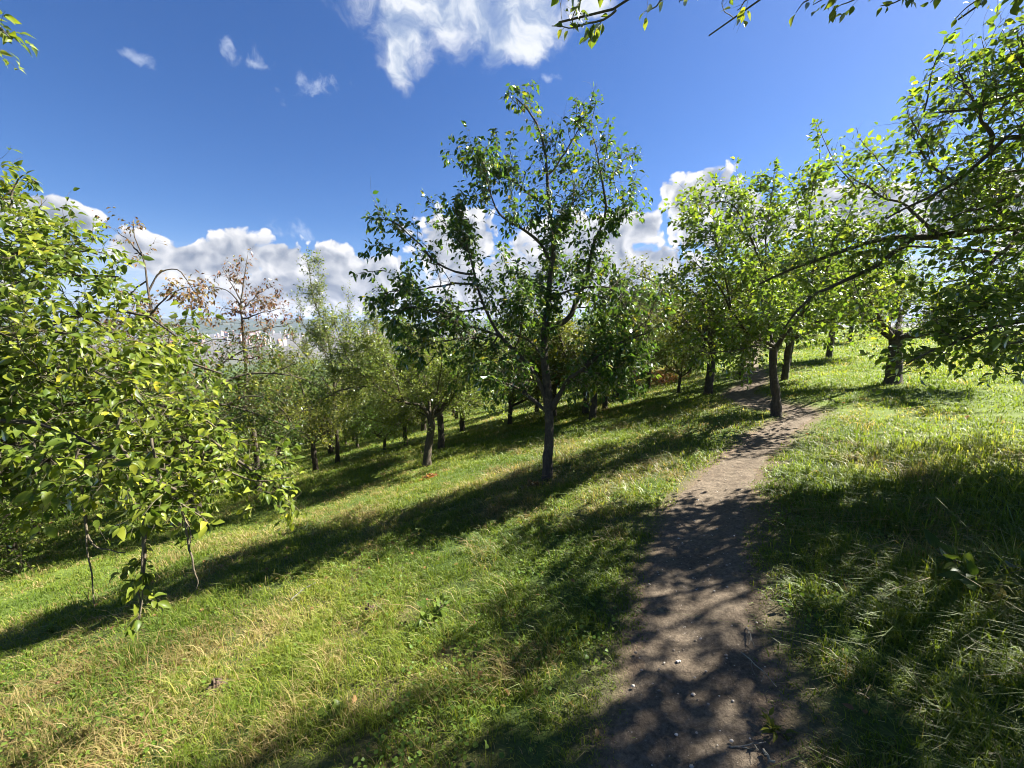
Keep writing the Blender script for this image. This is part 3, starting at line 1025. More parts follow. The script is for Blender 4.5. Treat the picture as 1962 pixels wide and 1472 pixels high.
# ---- big tree at the right edge, trunk outside the picture
bR = np.array([6.1, 3.5, gz(6.1, 3.5)])
top = bR + np.array([-.05, 0, 1.25])
R_ = lambda *a: [at(u, v, t) for u, v, t in a]
limbs = [
    ([top] + R_((2150, 460, 3.7), (1962, 434, 3.75), (1800, 452, 3.85), (1690, 460, 3.95), (1560, 500, 4.1), (1450, 548, 4.3)), .075, .010),
    (R_((1752, 455, 3.9), (1690, 500, 3.85), (1620, 535, 3.9), (1555, 570, 3.95), (1500, 630, 4.0)), .030, .008),
    ([top + np.array([0, 0, .15])] + R_((2150, 330, 3.4), (1962, 262, 3.4), (1905, 285, 3.4), (1850, 330, 3.5), (1780, 380, 3.6), (1690, 420, 3.7)), .050, .008),
    ([top + np.array([0, 0, .2])] + R_((2150, 230, 3.2), (1990, 170, 3.2), (1890, 200, 3.2), (1790, 220, 3.25)), .045, .007),
    ([top] + R_((2150, 600, 3.3), (1962, 615, 3.2), (1830, 655, 3.2), (1740, 690, 3.3)), .040, .007),
    ([top] + R_((2200, 660, 3.2), (2000, 650, 3.0), (1920, 660, 2.9)), .030, .006),
    (R_((1962, 434, 3.75), (1880, 380, 3.7), (1800, 330, 3.7), (1740, 260, 3.7)), .026, .006),
    (R_((1905, 285, 3.4), (1880, 220, 3.3), (1850, 170, 3.3), (1840, 140, 3.3)), .018, .005),
    (R_((1800, 452, 3.85), (1740, 400, 4.1), (1680, 370, 4.2), (1620, 330, 4.3)), .022, .005),
    (R_((1962, 434, 3.75), (1900, 510, 3.5), (1840, 560, 3.4), (1780, 610, 3.4)), .024, .006),
    (R_((1962, 170, 3.2), (1960, 120, 3.2), (1955, 90, 3.2)), .014, .005),
    ([top] + [top + np.array([.3, .9, .5]), top + np.array([-.2, 2.0, .9]), top + np.array([-.6, 2.9, 1.1])], .05, .008),
    ([top] + [top + np.array([.9, -.3, .6]), top + np.array([1.8, -.6, 1.1])], .05, .008),
    ([top] + [top + np.array([.1, -.9, .6]), top + np.array([-.5, -1.8, 1.0]), top + np.array([-1.3, -2.3, 1.2])], .05, .008),
    ([top] + [top + np.array([.1, .1, 1.0]), top + np.array([.0, .2, 2.0]), top + np.array([-.3, .1, 2.6])], .05, .008),
    (R_((2060, 450, 3.7), (1990, 520, 3.9), (1900, 600, 4.2), (1800, 610, 4.5)), .026, .006),
    (R_((2150, 330, 3.4), (2020, 320, 3.6), (1930, 330, 3.8), (1840, 360, 4.0)), .028, .006),
    (R_((2150, 230, 3.2), (2040, 230, 3.4), (1960, 240, 3.5), (1890, 290, 3.6)), .026, .006),
    (R_((2020, 320, 3.6), (1960, 370, 3.5), (1880, 400, 3.4), (1800, 420, 3.4)), .020, .006),
    ([top] + [np.array([5.4, 2.6, 2.6]), np.array([4.7, 2.2, 3.1]), np.array([4.0, 1.7, 3.3])], .05, .007),
    ([top] + [np.array([5.6, 2.3, 2.5]), np.array([5.0, 1.4, 2.9]), np.array([4.3, .8, 3.0])], .05, .007),
    ([top] + [np.array([5.0, 2.9, 3.1]), np.array([4.3, 2.5, 3.8]), np.array([3.8, 2.1, 4.0])], .045, .007),
    ([top] + [np.array([5.5, 2.8, 3.3]), np.array([5.0, 2.2, 4.0]), np.array([4.6, 1.6, 4.3])], .045, .007),
    ([top] + [np.array([5.0, 2.6, 2.4]), np.array([4.3, 2.1, 2.6]), np.array([3.7, 1.7, 2.7])], .045, .007),
    ([np.array([4.7, 2.2, 3.1]), np.array([4.3, 2.4, 3.2]), np.array([3.9, 2.35, 3.3])], .02, .006),
    ([np.array([5.0, 1.4, 2.9]), np.array([5.2, .9, 3.3]), np.array([5.0, .4, 3.6])], .02, .006),
    ([np.array([4.3, 2.5, 3.8]), np.array([4.6, 2.9, 4.2]), np.array([4.7, 3.1, 4.4])], .02, .006),
    ([top] + [np.array([5.5, 3.3, 3.6]), np.array([4.7, 3.2, 4.6]), np.array([3.9, 3.0, 4.9]), np.array([3.3, 2.8, 4.9])], .05, .007),
    ([top] + [np.array([5.7, 3.7, 3.9]), np.array([5.1, 3.7, 4.9]), np.array([4.5, 3.8, 5.3])], .05, .007),
    ([np.array([4.7, 3.2, 4.6]), np.array([4.4, 2.7, 4.9]), np.array([4.0, 2.4, 5.0]), np.array([3.5, 2.2, 4.8])], .03, .006),
    ([np.array([4.7, 3.2, 4.6]), np.array([4.3, 3.5, 5.0]), np.array([3.9, 3.6, 5.2])], .03, .006),
]
tips = [R_((1770, 215, 3.25), (1785, 140, 3.25), (1815, 68, 3.25)), R_((1860, 170, 3.3), (1835, 150, 3.3), (1850, 125, 3.3)), R_((1960, 130, 3.2), (1935, 90, 3.2), (1920, 60, 3.2)),
        R_((1700, 330, 4.0), (1660, 280, 4.0), (1640, 245, 4.0)), R_((1640, 360, 4.2), (1590, 290, 4.2), (1565, 230, 4.2)), R_((1790, 300, 3.5), (1745, 230, 3.5), (1740, 180, 3.5)),
        R_((1962, 90, 3.1), (1950, 70, 3.1), (1962, 55, 3.1))]
make_tree(51, bR, ([bR - [0, 0, .1], bR + [0, 0, .5], top + [0, 0, .1]], .15, .12), limbs,
          dict(s2=.048, l2=.62, f0=.12, s3=.038, l3=.22, ls=.032, leaf=.064, lod=0, clump=.75, droop=.3, trop=.1, wob=.2, tips=tips, tip_ls=.035, shoots=10, shoot_len=.5, clear=.95),
          'large fruit tree at the right edge with a long dark limb reaching left', mats=(BARK, TWIG, LEAF_RIGHT))

# ---- tree behind the viewer on the right whose twigs hang into the top of the picture
bO = np.array([3.0, -1.3, gz(3.0, -1.3)])
top = bO + np.array([-.05, .1, 1.5])
limbs = [
    ([top] + [np.array([2.7, -.2, 2.7])] + R_((1420, -330, 1.9), (1300, -70, 2.1), (1200, 10, 2.2), (1120, 40, 2.2), (1070, 42, 2.2)), .05, .005),
    ([top] + [np.array([3.0, -.1, 2.9])] + R_((1650, -300, 2.0), (1500, -60, 2.2), (1440, 5, 2.25), (1366, 58, 2.3)), .045, .004),
    ([top] + [np.array([3.6, .2, 2.8])] + R_((2050, -250, 2.2), (1800, -60, 2.3), (1700, -35, 2.3), (1600, -20, 2.3)), .045, .005),
    ([top] + [np.array([4.0, .3, 2.7])] + R_((2200, -150, 2.3), (1960, -40, 2.4), (1880, 0, 2.4), (1836, 40, 2.4)), .045, .005),
    ([top] + [np.array([2.2, -1.0, 2.6]), np.array([1.2, -.6, 3.1]), np.array([.4, -.3, 3.2])], .05, .006),
    ([top] + [np.array([3.8, -1.5, 2.6]), np.array([4.8, -1.2, 3.3])], .05, .006),
    ([top] + [np.array([3.1, -2.2, 2.6]), np.array([2.6, -3.2, 3.2])], .05, .006),
    ([top] + [np.array([3.2, -1.0, 3.0]), np.array([3.4, -.6, 4.2])], .05, .006),
    ([top] + [np.array([2.7, -.7, 3.0]), np.array([2.2, .2, 3.9]), np.array([1.7, 1.0, 4.2])], .05, .006),
    ([top] + [np.array([3.1, -.4, 3.1]), np.array([2.9, .8, 4.0]), np.array([2.6, 1.9, 4.3]), np.array([2.3, 2.3, 4.3])], .05, .006),
    ([top] + [np.array([3.7, -.3, 3.0]), np.array([3.9, .9, 3.9]), np.array([3.9, 1.9, 4.1]), np.array([3.7, 2.7, 4.1])], .05, .006),
    ([top] + [np.array([4.2, -.3, 2.7]), np.array([4.8, .9, 3.3]), np.array([4.9, 1.8, 3.5]), np.array([4.7, 2.6, 3.6])], .05, .006),
    ([np.array([2.9, .8, 4.0]), np.array([2.1, 1.4, 4.3]), np.array([1.5, 1.8, 4.3])], .03, .006),
    ([np.array([3.9, .9, 3.9]), np.array([3.3, 1.6, 4.3]), np.array([3.1, 2.4, 4.4])], .03, .006),
    ([np.array([4.8, .9, 3.3]), np.array([5.3, 1.6, 3.5]), np.array([5.6, 2.1, 3.7])], .03, .006),
]


def over_limit(q):
    d = q - np.array([0, 0, EYE])
    dep = np.maximum(d[:, 1] * math.cos(PITCH) - d[:, 2] * math.sin(PITCH), .05)
    upw = d[:, 1] * math.sin(PITCH) + d[:, 2] * math.cos(PITCH)
    inside = (dep > .1) & (np.abs(d[:, 0]) < dep * 1.42) & (upw < dep * 1.05)
    return ~inside

tips = [R_((1180, 20, 2.2), (1120, 50, 2.2), (1062, 52, 2.2)), R_((1290, -20, 2.15), (1260, 8, 2.15), (1235, 22, 2.15)), R_((1250, -30, 2.15), (1180, -20, 2.15), (1090, -8, 2.15)),
        R_((1580, -30, 2.2), (1550, 2, 2.2), (1522, 20, 2.2)), R_((1710, -30, 2.2), (1660, -8, 2.2), (1600, 10, 2.2)), R_((1460, -30, 2.2), (1430, 0, 2.2), (1412, 22, 2.2)), R_((1130, -30, 2.2), (1100, 20, 2.2), (1100, 60, 2.2)), R_((1760, -30, 2.3), (1730, -6, 2.3), (1690, 12, 2.3)), R_((1900, -10, 2.4), (1860, 10, 2.4), (1832, 38, 2.4)), R_((1830, -40, 2.4), (1800, -10, 2.4), (1780, 10, 2.4)),
        R_((1640, -30, 2.2), (1600, -12, 2.2), (1560, 6, 2.2)), R_((1980, -30, 2.4), (1950, -5, 2.4), (1940, 8, 2.4)), R_((1300, -40, 2.2), (1305, -10, 2.2), (1300, 10, 2.2))]
make_tree(61, bO, ([bO - [0, 0, .1], bO + [0, 0, .7], top + [0, 0, .08]], .13, .11), limbs,
          dict(s2=.065, l2=.55, f0=.25, s3=.045, l3=.2, ls=.030, leaf=.058, lod=0, clump=.8, droop=.45, trop=.1, wob=.22, tips=tips, tip_ls=.04, tip_s=.1,
               limit=over_limit),
          'fruit tree whose leafy twig ends hang into the top of the view', mats=(BARK, TWIG, LEAF_RIGHT))

# ---- drooping tree filling the left edge
bL = np.array([-4.6, 2.3, gz(-4.6, 2.3)])
top = bL + np.array([.1, 0, 1.0])
T_L = top
def LL(*a):
    return [T_L] + [at(u, v, t) for u, v, t in a]
limbs = [
    (LL((-250, 600, 2.9), (-60, 450, 2.9), (30, 350, 2.9)), .05, .006),
    (LL((-250, 640, 2.8), (-40, 520, 2.7), (90, 470, 2.65), (185, 490, 2.6)), .045, .006),
    (LL((-300, 680, 2.7), (-20, 560, 2.5), (130, 530, 2.5), (235, 530, 2.5)), .045, .006),
    (LL((-260, 720, 2.6), (0, 660, 2.5), (150, 600, 2.5), (265, 600, 2.5), (340, 650, 2.5)), .045, .006),
    (LL((-260, 760, 2.7), (0, 720, 2.6), (190, 690, 2.6), (330, 690, 2.6), (425, 715, 2.6)), .045, .006),
    (LL((-260, 800, 2.6), (-20, 800, 2.5), (80, 780, 2.5), (220, 770, 2.5), (400, 790, 2.5)), .045, .006),
    (LL((-260, 880, 2.5), (-20, 905, 2.45), (90, 885, 2.45), (240, 860, 2.4), (390, 850, 2.4), (470, 890, 2.4), (545, 945, 2.4)), .045, .005),
    (LL((-260, 760, 2.3), (0, 730, 2.1), (130, 700, 2.05), (240, 740, 2.0), (300, 790, 2.0)), .035, .005),
    (LL((-200, 700, 2.2), (20, 640, 2.0), (140, 640, 2.0), (200, 690, 2.0)), .035, .005),
    (LL((-240, 830, 2.2), (0, 810, 2.0), (130, 830, 1.95), (250, 890, 1.95), (330, 930, 1.95)), .035, .005),
    (LL((-240, 860, 2.3), (40, 850, 2.2), (200, 880, 2.2), (320, 900, 2.2), (420, 930, 2.2)), .035, .005),
    (LL((-260, 900, 2.3), (-40, 890, 2.2), (60, 880, 2.1), (150, 910, 2.1)), .030, .005),
    (LL((-200, 560, 2.5), (-60, 480, 2.4), (20, 470, 2.4), (70, 500, 2.4)), .035, .005),
    (LL((-250, 500, 2.9), (-140, 360, 2.8), (-60, 310, 2.8), (-10, 330, 2.8)), .035, .005),
    (LL((-340, 400, 2.7), (-280, 150, 2.6), (-140, 30, 2.5), (-70, 40, 2.5)), .035, .005),
    ([T_L, T_L + [-.6, .5, .6], T_L + [-1.2, .9, 1.4]], .05, .006),
    ([T_L, T_L + [-.3, -.6, .6], T_L + [-.5, -1.3, 1.3]], .05, .006),
    ([T_L, T_L + [.1, .9, .5], T_L + [.2, 1.6, .9], T_L + [.4, 2.1, .8]], .05, .006),
    ([T_L, T_L + [-.2, .1, .9], T_L + [-.3, .1, 1.8]], .05, .006),
    ([at(90, 885, 2.45), at(200, 830, 2.8), at(330, 800, 3.0), at(420, 830, 3.0)], .02, .005),
    ([at(150, 600, 2.5), at(230, 640, 2.9), at(300, 700, 3.1)], .016, .005),
]
tips = [R_((230, 850, 2.0), (272, 930, 1.98), (276, 1010, 1.96), (272, 1100, 1.95), (268, 1150, 1.95)), R_((274, 1040, 1.96), (270, 1120, 1.95), (272, 1185, 1.95)),
        R_((320, 920, 2.0), (350, 985, 2.0), (366, 1040, 2.0)), R_((300, 900, 2.0), (340, 960, 2.0), (400, 1000, 2.0)), R_((60, 480, 2.5), (75, 400, 2.5), (78, 380, 2.5)),
        R_((20, 400, 2.8), (40, 340, 2.8), (75, 350, 2.8)), R_((120, 500, 2.5), (175, 480, 2.5), (235, 505, 2.5)), R_((400, 840, 2.4), (470, 900, 2.4), (555, 960, 2.4)),
        R_((380, 800, 2.4), (420, 820, 2.4), (450, 830, 2.4)), R_((420, 900, 2.3), (500, 920, 2.3), (560, 915, 2.3)), R_((-30, 60, 2.4), (5, 60, 2.4), (28, 78, 2.4)), R_((-30, 20, 2.4), (-5, 40, 2.4), (12, 66, 2.4)),
        R_((230, 800, 2.0), (210, 870, 2.0), (190, 930, 2.0)), R_((60, 830, 2.0), (70, 880, 2.0), (60, 930, 2.0)), R_((150, 860, 2.0), (135, 920, 2.0), (125, 945, 2.0)),
        R_((290, 840, 2.0), (300, 900, 2.0), (310, 960, 2.0))]
bare = [R_((150, 900, 2.1), (162, 975, 2.1), (168, 1040, 2.1), (176, 1100, 2.1), (181, 1160, 2.1)), R_((163, 985, 2.1), (170, 1035, 2.1), (190, 1050, 2.1), (240, 1060, 2.1)),
        R_((355, 1000, 2.0), (364, 1060, 2.0), (374, 1100, 2.0), (378, 1130, 2.0)), R_((277, 1000, 1.96), (272, 1100, 1.95), (266, 1190, 1.95))]


def left_limit(q):
    d = q - np.array([0, 0, EYE])
    depth = d[:, 1] * math.cos(PITCH) - d[:, 2] * math.sin(PITCH)
    # stay clear of the air to the right of this crown
    zz = d[:, 2] / np.maximum(depth, .1)
    return (d[:, 0] / np.maximum(depth, .1)) < np.where(d[:, 2] > 1.1, -1.33, np.where(zz > .06, -.95, np.where(zz > -.10, -.80, np.where(zz > -.30, -.70, -.57))))


make_tree(71, bL, ([bL - [0, 0, .1], bL + [.05, 0, .5], top + [0, 0, .06]], .14, .12), limbs,
          dict(s2=.046, l2=.45, f0=.2, s3=.036, l3=.18, ls=.0195, leaf=.056, w=.25, curl=.26, lod=0, clump=.55, droop=.35, trop=-.05, up=.1, wob=.2, tips=tips, tip_ls=.022, tip_s=.055, clear=.5,
               bare_shoots=bare, limit=left_limit, face=.4, flut=.55),
          'bright leafed drooping fruit tree at the left edge with twigs hanging almost to the grass', mats=(BARK, TWIG, LEAF_BRIGHT))

# ---- shaded tree behind the hanging twigs, with a long limb to the right
bD = on_ground(345, 1008)
tD = float((bD - np.array([0, 0, EYE])) @ np.array([0, math.cos(PITCH), -math.sin(PITCH)]))
LD = lambda *a: px(tD, *a)
limbs = [
    (LD((340, 850), (352, 790), (366, 762, .0), (433, 776, .1), (492, 794, .2), (551, 817, .3), (591, 833, .4)), .050, .008),
    (LD((366, 762, 0), (420, 735, .4), (490, 715, .7), (560, 720, .9), (620, 740, 1.0)), .034, .007),
    (LD((340, 850), (335, 780, .3), (330, 720, .5), (345, 670, .6), (390, 640, .6)), .045, .007),
    (LD((335, 780, .3), (400, 720, 1.0), (470, 670, 1.3), (530, 660, 1.4)), .034, .007),
    (LD((340, 850), (290, 800, .2), (220, 770, .4), (150, 760, .5)), .040, .007),
    (LD((340, 850), (280, 820, .6), (200, 830, 1.0), (120, 850, 1.2)), .034, .007),
    (LD((433, 776, .1), (470, 760, .1), (520, 765, .1), (570, 780, .1)), .018, .006),
    (LD((492, 794, .2), (520, 830, .3), (560, 850, .4)), .012, .005),
    (LD((330, 720, .5), (280, 690, .8), (230, 690, 1.0)), .024, .006),
    (LD((352, 790), (400, 800, -.3), (440, 830, -.4), (470, 860, -.4)), .018, .005),
]
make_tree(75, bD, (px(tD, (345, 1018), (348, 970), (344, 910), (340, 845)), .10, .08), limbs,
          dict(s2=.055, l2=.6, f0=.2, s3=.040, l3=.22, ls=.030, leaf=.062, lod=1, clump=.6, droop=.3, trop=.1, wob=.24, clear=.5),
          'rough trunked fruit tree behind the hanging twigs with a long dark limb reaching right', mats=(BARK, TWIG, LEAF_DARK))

# ---- half withered trees behind it
def depth_of(p):
    return float((p - np.array([0, 0, EYE])) @ np.array([0, math.cos(PITCH), -math.sin(PITCH)]))


def column_tree(seed, u, t, spine, limbs_px, p, label, mats, r0=.06):
    """a tree whose foot is hidden: trunk dropped from its spine's lowest point to the ground"""
    lo = at(*spine[0], t)
    base = np.array([lo[0], lo[1], gz(lo[0], lo[1])])
    tr = ([base - [0, 0, .1], base + (lo - base) * .5 + [.05, 0, 0], lo], r0 * 1.2, r0)
    limbs_ = [(px(t, *[(a, b) for a, b in spine]), r0, .006)] + [(px(t, *l), .02, .004) for l in limbs_px]
    return make_tree(seed, base, tr, limbs_, p, label, mats=mats)


sp = dict(s2=.065, l2=.6, f0=.25, s3=.055, l3=.22, ls=.040, leaf=.09, lod=1, clump=.9, droop=.8, wob=.3, trop=.05, w=.22)
column_tree(81, 285, 8.0, [(300, 760), (292, 640), (284, 560), (272, 490), (258, 455), (257, 420)],
            [((284, 560), (310, 520, .1), (345, 520, .2), (380, 570, .3), (400, 600, .3)), ((290, 600), (330, 560, -.3), (385, 545, -.4)), ((280, 540), (255, 560, .2), (235, 600, .4)), ((272, 490), (245, 460, 0), (220, 438, 0)),
             ((288, 620), (250, 600, -.3), (230, 620, -.4)), ((290, 640), (340, 640, .3), (390, 620, .5)), ((292, 680), (330, 680, .4), (370, 700, .6)), ((292, 660), (260, 670, -.4), (240, 700, -.5))],
            dict(sp, tips=[], f0=.3, limit=lambda q: (q[:, 2] < at(280, 560, 8.0)[2]) | (np.random.default_rng(1).random(len(q)) < .25)), 'half dead fruit tree with a bare forked top and brown leaves', (BARK, TWIG, LEAF_BROWN), .05)
column_tree(83, 465, 9.5, [(475, 760), (468, 680), (464, 620), (462, 580), (470, 520), (474, 490)],
            [((464, 590), (440, 560, -.2), (410, 550, -.3), (385, 555, -.4)), ((464, 580), (435, 530, .2), (425, 510, .3)), ((466, 590), (500, 560, .2), (530, 545, .4)), ((466, 610), (500, 600, -.3), (545, 590, -.5)),
             ((464, 600), (430, 590, .3), (420, 600, .4)), ((468, 640), (510, 630, .3), (560, 620, .5)), ((468, 660), (420, 650, -.4), (380, 660, -.5)), ((470, 690), (510, 680, -.4), (540, 690, -.5)), ((470, 690), (430, 690, .4), (400, 700, .5))],
            dict(sp, s2=.085, ls=.05, clump=.8), 'thin crowned withering fruit tree with sparse brown hanging leaves standing against the low clouds', (BARK, TWIG, LEAF_BROWN), .05)
column_tree(85, 600, 12.0, [(640, 800), (640, 720), (625, 640), (600, 570), (590, 500)],
            [((640, 720), (610, 640, .2), (612, 560, .2), (610, 505, .2)), ((640, 720), (670, 650, -.2), (670, 590, -.3), (668, 560, -.3)), ((630, 680), (580, 620, .3), (575, 570, .3)), ((640, 740), (690, 680, .4), (700, 610, .4)),
             ((640, 760), (570, 720, -.3), (530, 690, -.5)), ((640, 760), (600, 700, -.8), (560, 650, -1.0)), ((640, 760), (700, 720, .5), (740, 660, .8))],
            dict(s2=.06, l2=.6, f0=.12, s3=.045, l3=.24, ls=.034, leaf=.080, lod=1, clump=.3, droop=.1, up=.9, trop=.9, wob=.12, w=.22), 'pale feathery tree with tall upright shoots rising against the white clouds', (BARK, TWIG, LEAF_PALE), .05)

# ---- trees whose trunks show behind, each placed by its foot; three kinds grown once, then copied
def proto_tree(seed, mats, reach=1.9, fork=1.0, n=5, p=None):
    rng = np.random.default_rng(seed)
    top_ = np.array([.05, .0, fork])
    lim = scaffold(rng, top_, n, reach, 22, 55, .55, .05, rng.random() * 6)
    return make_tree(seed, (0, 0, 0), ([(0, 0, -.25), (.02, .02, fork * .5), top_ + [0, 0, .06]], .085, .07), lim,
                     dict(dict(s2=.055, l2=.80, f0=.10, s3=.042, l3=.26, ls=.038, leaf=.080, lod=1, clump=.6, droop=.3, trop=.2, wob=.2, clear=-9, shoots=12, shoot_len=.5), **(p or {})),
                     '', mats=mats, split=False)


K_A = proto_tree(101, (BARK, TWIG, LEAF_MID))
K_B = proto_tree(102, (BARK, TWIG, LEAF_RIGHT), 2.2, 1.15, 6)
K_C = proto_tree(103, (BARK, TWIG, LEAF_FINE), 2.0, .85, 5, dict(leaf=.066, ls=.024))
K_D = proto_tree(104, (BARK, TWIG, LEAF_BRIGHT), 1.8, 1.0, 5)
K_E = proto_tree(105, (BARK, TWIG, LEAF_FINE), 2.3, .8, 7, dict(leaf=.066, ls=.036, up=.1, trop=-.05, tropv=.6, l2=.85))
K_F = proto_tree(106, (BARK, TWIG, LEAF_MID), 2.2, .75, 7, dict(leaf=.076, ls=.040, up=.15, trop=.0, tropv=.6, l2=.85))
K_USED = set()


def copy_tree(src, loc, rz, sc, label, group=ORCHARD):
    if src.name not in K_USED:
        K_USED.add(src.name)
        r = src
    else:
        r = src.copy()
        C.objects.link(r)
        for ch in list(src.children):
            c_ = ch.copy()
            C.objects.link(c_)
            c_.parent = r
    r.location = loc
    r.rotation_euler = (0, 0, rz)
    r.scale = (sc, sc, sc * 1.02)
    tag(r, label, 'tree', group)
    return r


rt = np.random.default_rng(9)
FEET = [  # pixel foot, kind, scale, label
    (1134, 803, K_D, 1.05, 'slim straight fruit tree, nearest of three just right of the middle tree'),
    (1160, 783, K_C, .9, 'fruit tree with a leaning trunk, middle one of the three right of the middle tree'),
    (1176, 769, K_A, .9, 'fruit tree with a short straight trunk, farthest of the three right of the middle tree'),
    (1355, 755, K_D, 1.2, 'fruit tree with a sturdy dark trunk left of the far stretch of the path'),
    (1417, 724, K_A, 1.0, 'shaded fruit tree beside the path where the path disappears'),
    (1502, 728, K_B, .95, 'fruit tree with a forked leaning trunk behind the slim tree at the bend'),
    (1509, 702, K_A, .9, 'small fruit tree on the rise, half hidden behind the forked one at the bend'),
    (1587, 686, K_B, 1.1, 'fruit tree on the crest of the bank between the bend and the stout tree'),
    (737, 868, K_C, .6, 'fine leaved fruit tree with a thin pale trunk left of the feathery tree'),
    (686, 858, K_C, .6, 'fine leaved fruit tree with a short thin trunk, second from the feathery tree'),
    (663, 853, K_A, .6, 'small dark fruit tree, third trunk to the left of the feathery tree'),
    (977, 812, K_F, .95, 'low branching fruit tree in shade just behind the middle tree, left of its trunk'),
    (1300, 752, K_A, .55, 'thin young sapling among rusty leaves below the far path'),
    (440, 890, K_F, 1.7, 'shaded small leaved fruit tree behind the drooping tree'),
    (130, 985, K_F, 1.25, 'shaded fruit tree at the lower left edge of the grass'),
    (30, 1000, K_D, 1.3, 'leafy fruit tree in the far lower left corner of the orchard'),
    (255, 945, K_E, 1.5, 'shaded fruit tree at the edge of the grass behind the drooping tree'),
    (600, 836, K_E, 1.7, 'leafy bright fruit tree left of the feathery one, foot in deep shade'),
    (500, 862, K_F, 2.0, 'broad shaded fruit tree down the slope behind the withering tree'),
    (885, 826, K_D, 1.1, 'fine leaved fruit tree just behind the feathery one'),
    (390, 880, K_E, 2.1, 'bushy fruit tree down the slope between the two withered trees'),
    (1060, 800, K_D, 1.0, 'bright leafy fruit tree seen behind the trunk of the middle tree'),
    (1240, 745, K_D, 1.15, 'yellow green fruit tree behind the rusty shrubs'),
]
for u, v, kind, sc, lab in FEET:
    q = on_ground(u, v)
    copy_tree(kind, q, rt.uniform(0, 6.28), sc, lab)
# the mass of trees farther off: downhill on the left, along the crest and beyond the path
SPOTS = []
for i in range(1600):
    if len(SPOTS) >= 210:
        break
    a = math.radians(rt.uniform(-66, 60) if rt.random() < .55 else rt.uniform(-62, 5))
    r = rt.uniform(9.5, 30) if rt.random() < .75 else rt.uniform(30, 75)
    if i % 3 == 2:
        a, r = math.radians(rt.uniform(-60, 14)), rt.uniform(70, 230)
    x, y = r * math.sin(a), r * math.cos(a)
    s_ = .85 * (x - .62 * y)
    if s_ > 1.2 and (r < 13.5 or (a > math.radians(36) and r < 26)):
        continue
    if abs(path_dist(np.array([x]), np.array([y]))[0]) < 1.3 and r < 24:
        continue
    if any((x - q[0]) ** 2 + (y - q[1]) ** 2 < (2.5 if r < 34 else 4) ** 2 for q in SPOTS):
        continue
    SPOTS.append((x, y, s_))
for x, y, s_ in SPOTS:
    kind = ([K_A, K_E, K_F, K_D, K_E] if s_ < -1.5 else [K_A, K_B, K_C, K_D, K_F])[rt.integers(0, 5)]
    if s_ < -1.5:
        lab, gr = 'leafy tree in the thick of the orchard down the slope', 'orchard trees massed down the slope'
    else:
        lab, gr = 'leafy tree beyond the crest at the far end of the orchard', 'orchard trees beyond the crest'
    copy_tree(kind, (x, y, gz(x, y) - .05), rt.uniform(0, 6.28), rt.uniform(.8, 1.4) * (1 if math.hypot(x, y) < 65 else 2.0), lab, gr)

# ------------------------------------------------------------------ grass and small ground things
def grass_material():
    m_, k_ = mat('grass_blades')
    a = k_.n('ShaderNodeAttribute', attribute_name='rnd').outputs['Fac']
    dry = k_.n('ShaderNodeAttribute', attribute_name='dry').outputs['Fac']
    green = k_.ramp(a, [(0, (.060, .105, .013)), (.5, (.115, .168, .022)), (.85, (.185, .225, .034)), (1, (.25, .26, .06))])
    straw = k_.ramp(a, [(0, (.18, .125, .055)), (.6, (.30, .225, .11)), (1, (.42, .34, .19))])
    col = k_.mix(dry, green, straw)
    df = k_.n('ShaderNodeBsdfDiffuse')
    k_.link(col, df.inputs[0])
    tr = k_.n('ShaderNodeBsdfTranslucent')
    k_.link(k_.vm('MULTIPLY', col, (1.75, 1.65, .7)), tr.inputs[0])
    mx = k_.n('ShaderNodeMixShader')
    mx.inputs[0].default_value = .48
    k_.link(df.outputs[0], mx.inputs[1]); k_.link(tr.outputs[0], mx.inputs[2])
    gl = k_.n('ShaderNodeBsdfGlossy')
    gl.inputs['Roughness'].default_value = .5
    fr = k_.n('ShaderNodeFresnel')
    fr.inputs[0].default_value = 1.35
    m2 = k_.n('ShaderNodeMixShader')
    k_.link(k_.m('MULTIPLY', fr.outputs[0], .05), m2.inputs[0])
    k_.link(mx.outputs[0], m2.inputs[1]); k_.link(gl.outputs[0], m2.inputs[2])
    finish(k_, m2.outputs[0])
    return m_


GRASS = grass_material()


def blades(rng, x, y, h, w, rnd, dry, lean_k=1.0):
    M = len(x)
    z = ground_z(x, y) - .006
    a = rng.random(M) * 2 * math.pi
    lean = np.abs(rng.normal(.75, .45, M)) * lean_k * (1 + .5 * dry)
    dx, dy = np.cos(a), np.sin(a)
    # blades lie a little downhill
    dx -= .35 * lean; dy += .15 * lean
    sa = a + math.pi / 2 + rng.normal(0, .5, M)
    sx, sy = np.cos(sa) * w / 2, np.sin(sa) * w / 2
    V = np.zeros((M, 5, 3))
    b = np.stack([x, y, z], 1)
    side = np.stack([sx, sy, np.zeros(M)], 1)
    mid = b + np.stack([dx * lean * h * .28, dy * lean * h * .28, h * .58], 1)
    tip = b + np.stack([dx * lean * h, dy * lean * h, h * np.clip(1.02 - .40 * lean ** 1.3, .14, 1)], 1)
    V[:, 0], V[:, 1] = b - side, b + side
    V[:, 2], V[:, 3] = mid + side * .8, mid - side * .8
    V[:, 4] = tip
    o = np.arange(M)[:, None] * 5
    Q = o + np.array([[0, 1, 2, 3]])
    T = o + np.array([[3, 2, 4]])
    return V.reshape(-1, 3), Q, T, np.repeat(rnd, 5), np.repeat(dry, 5)


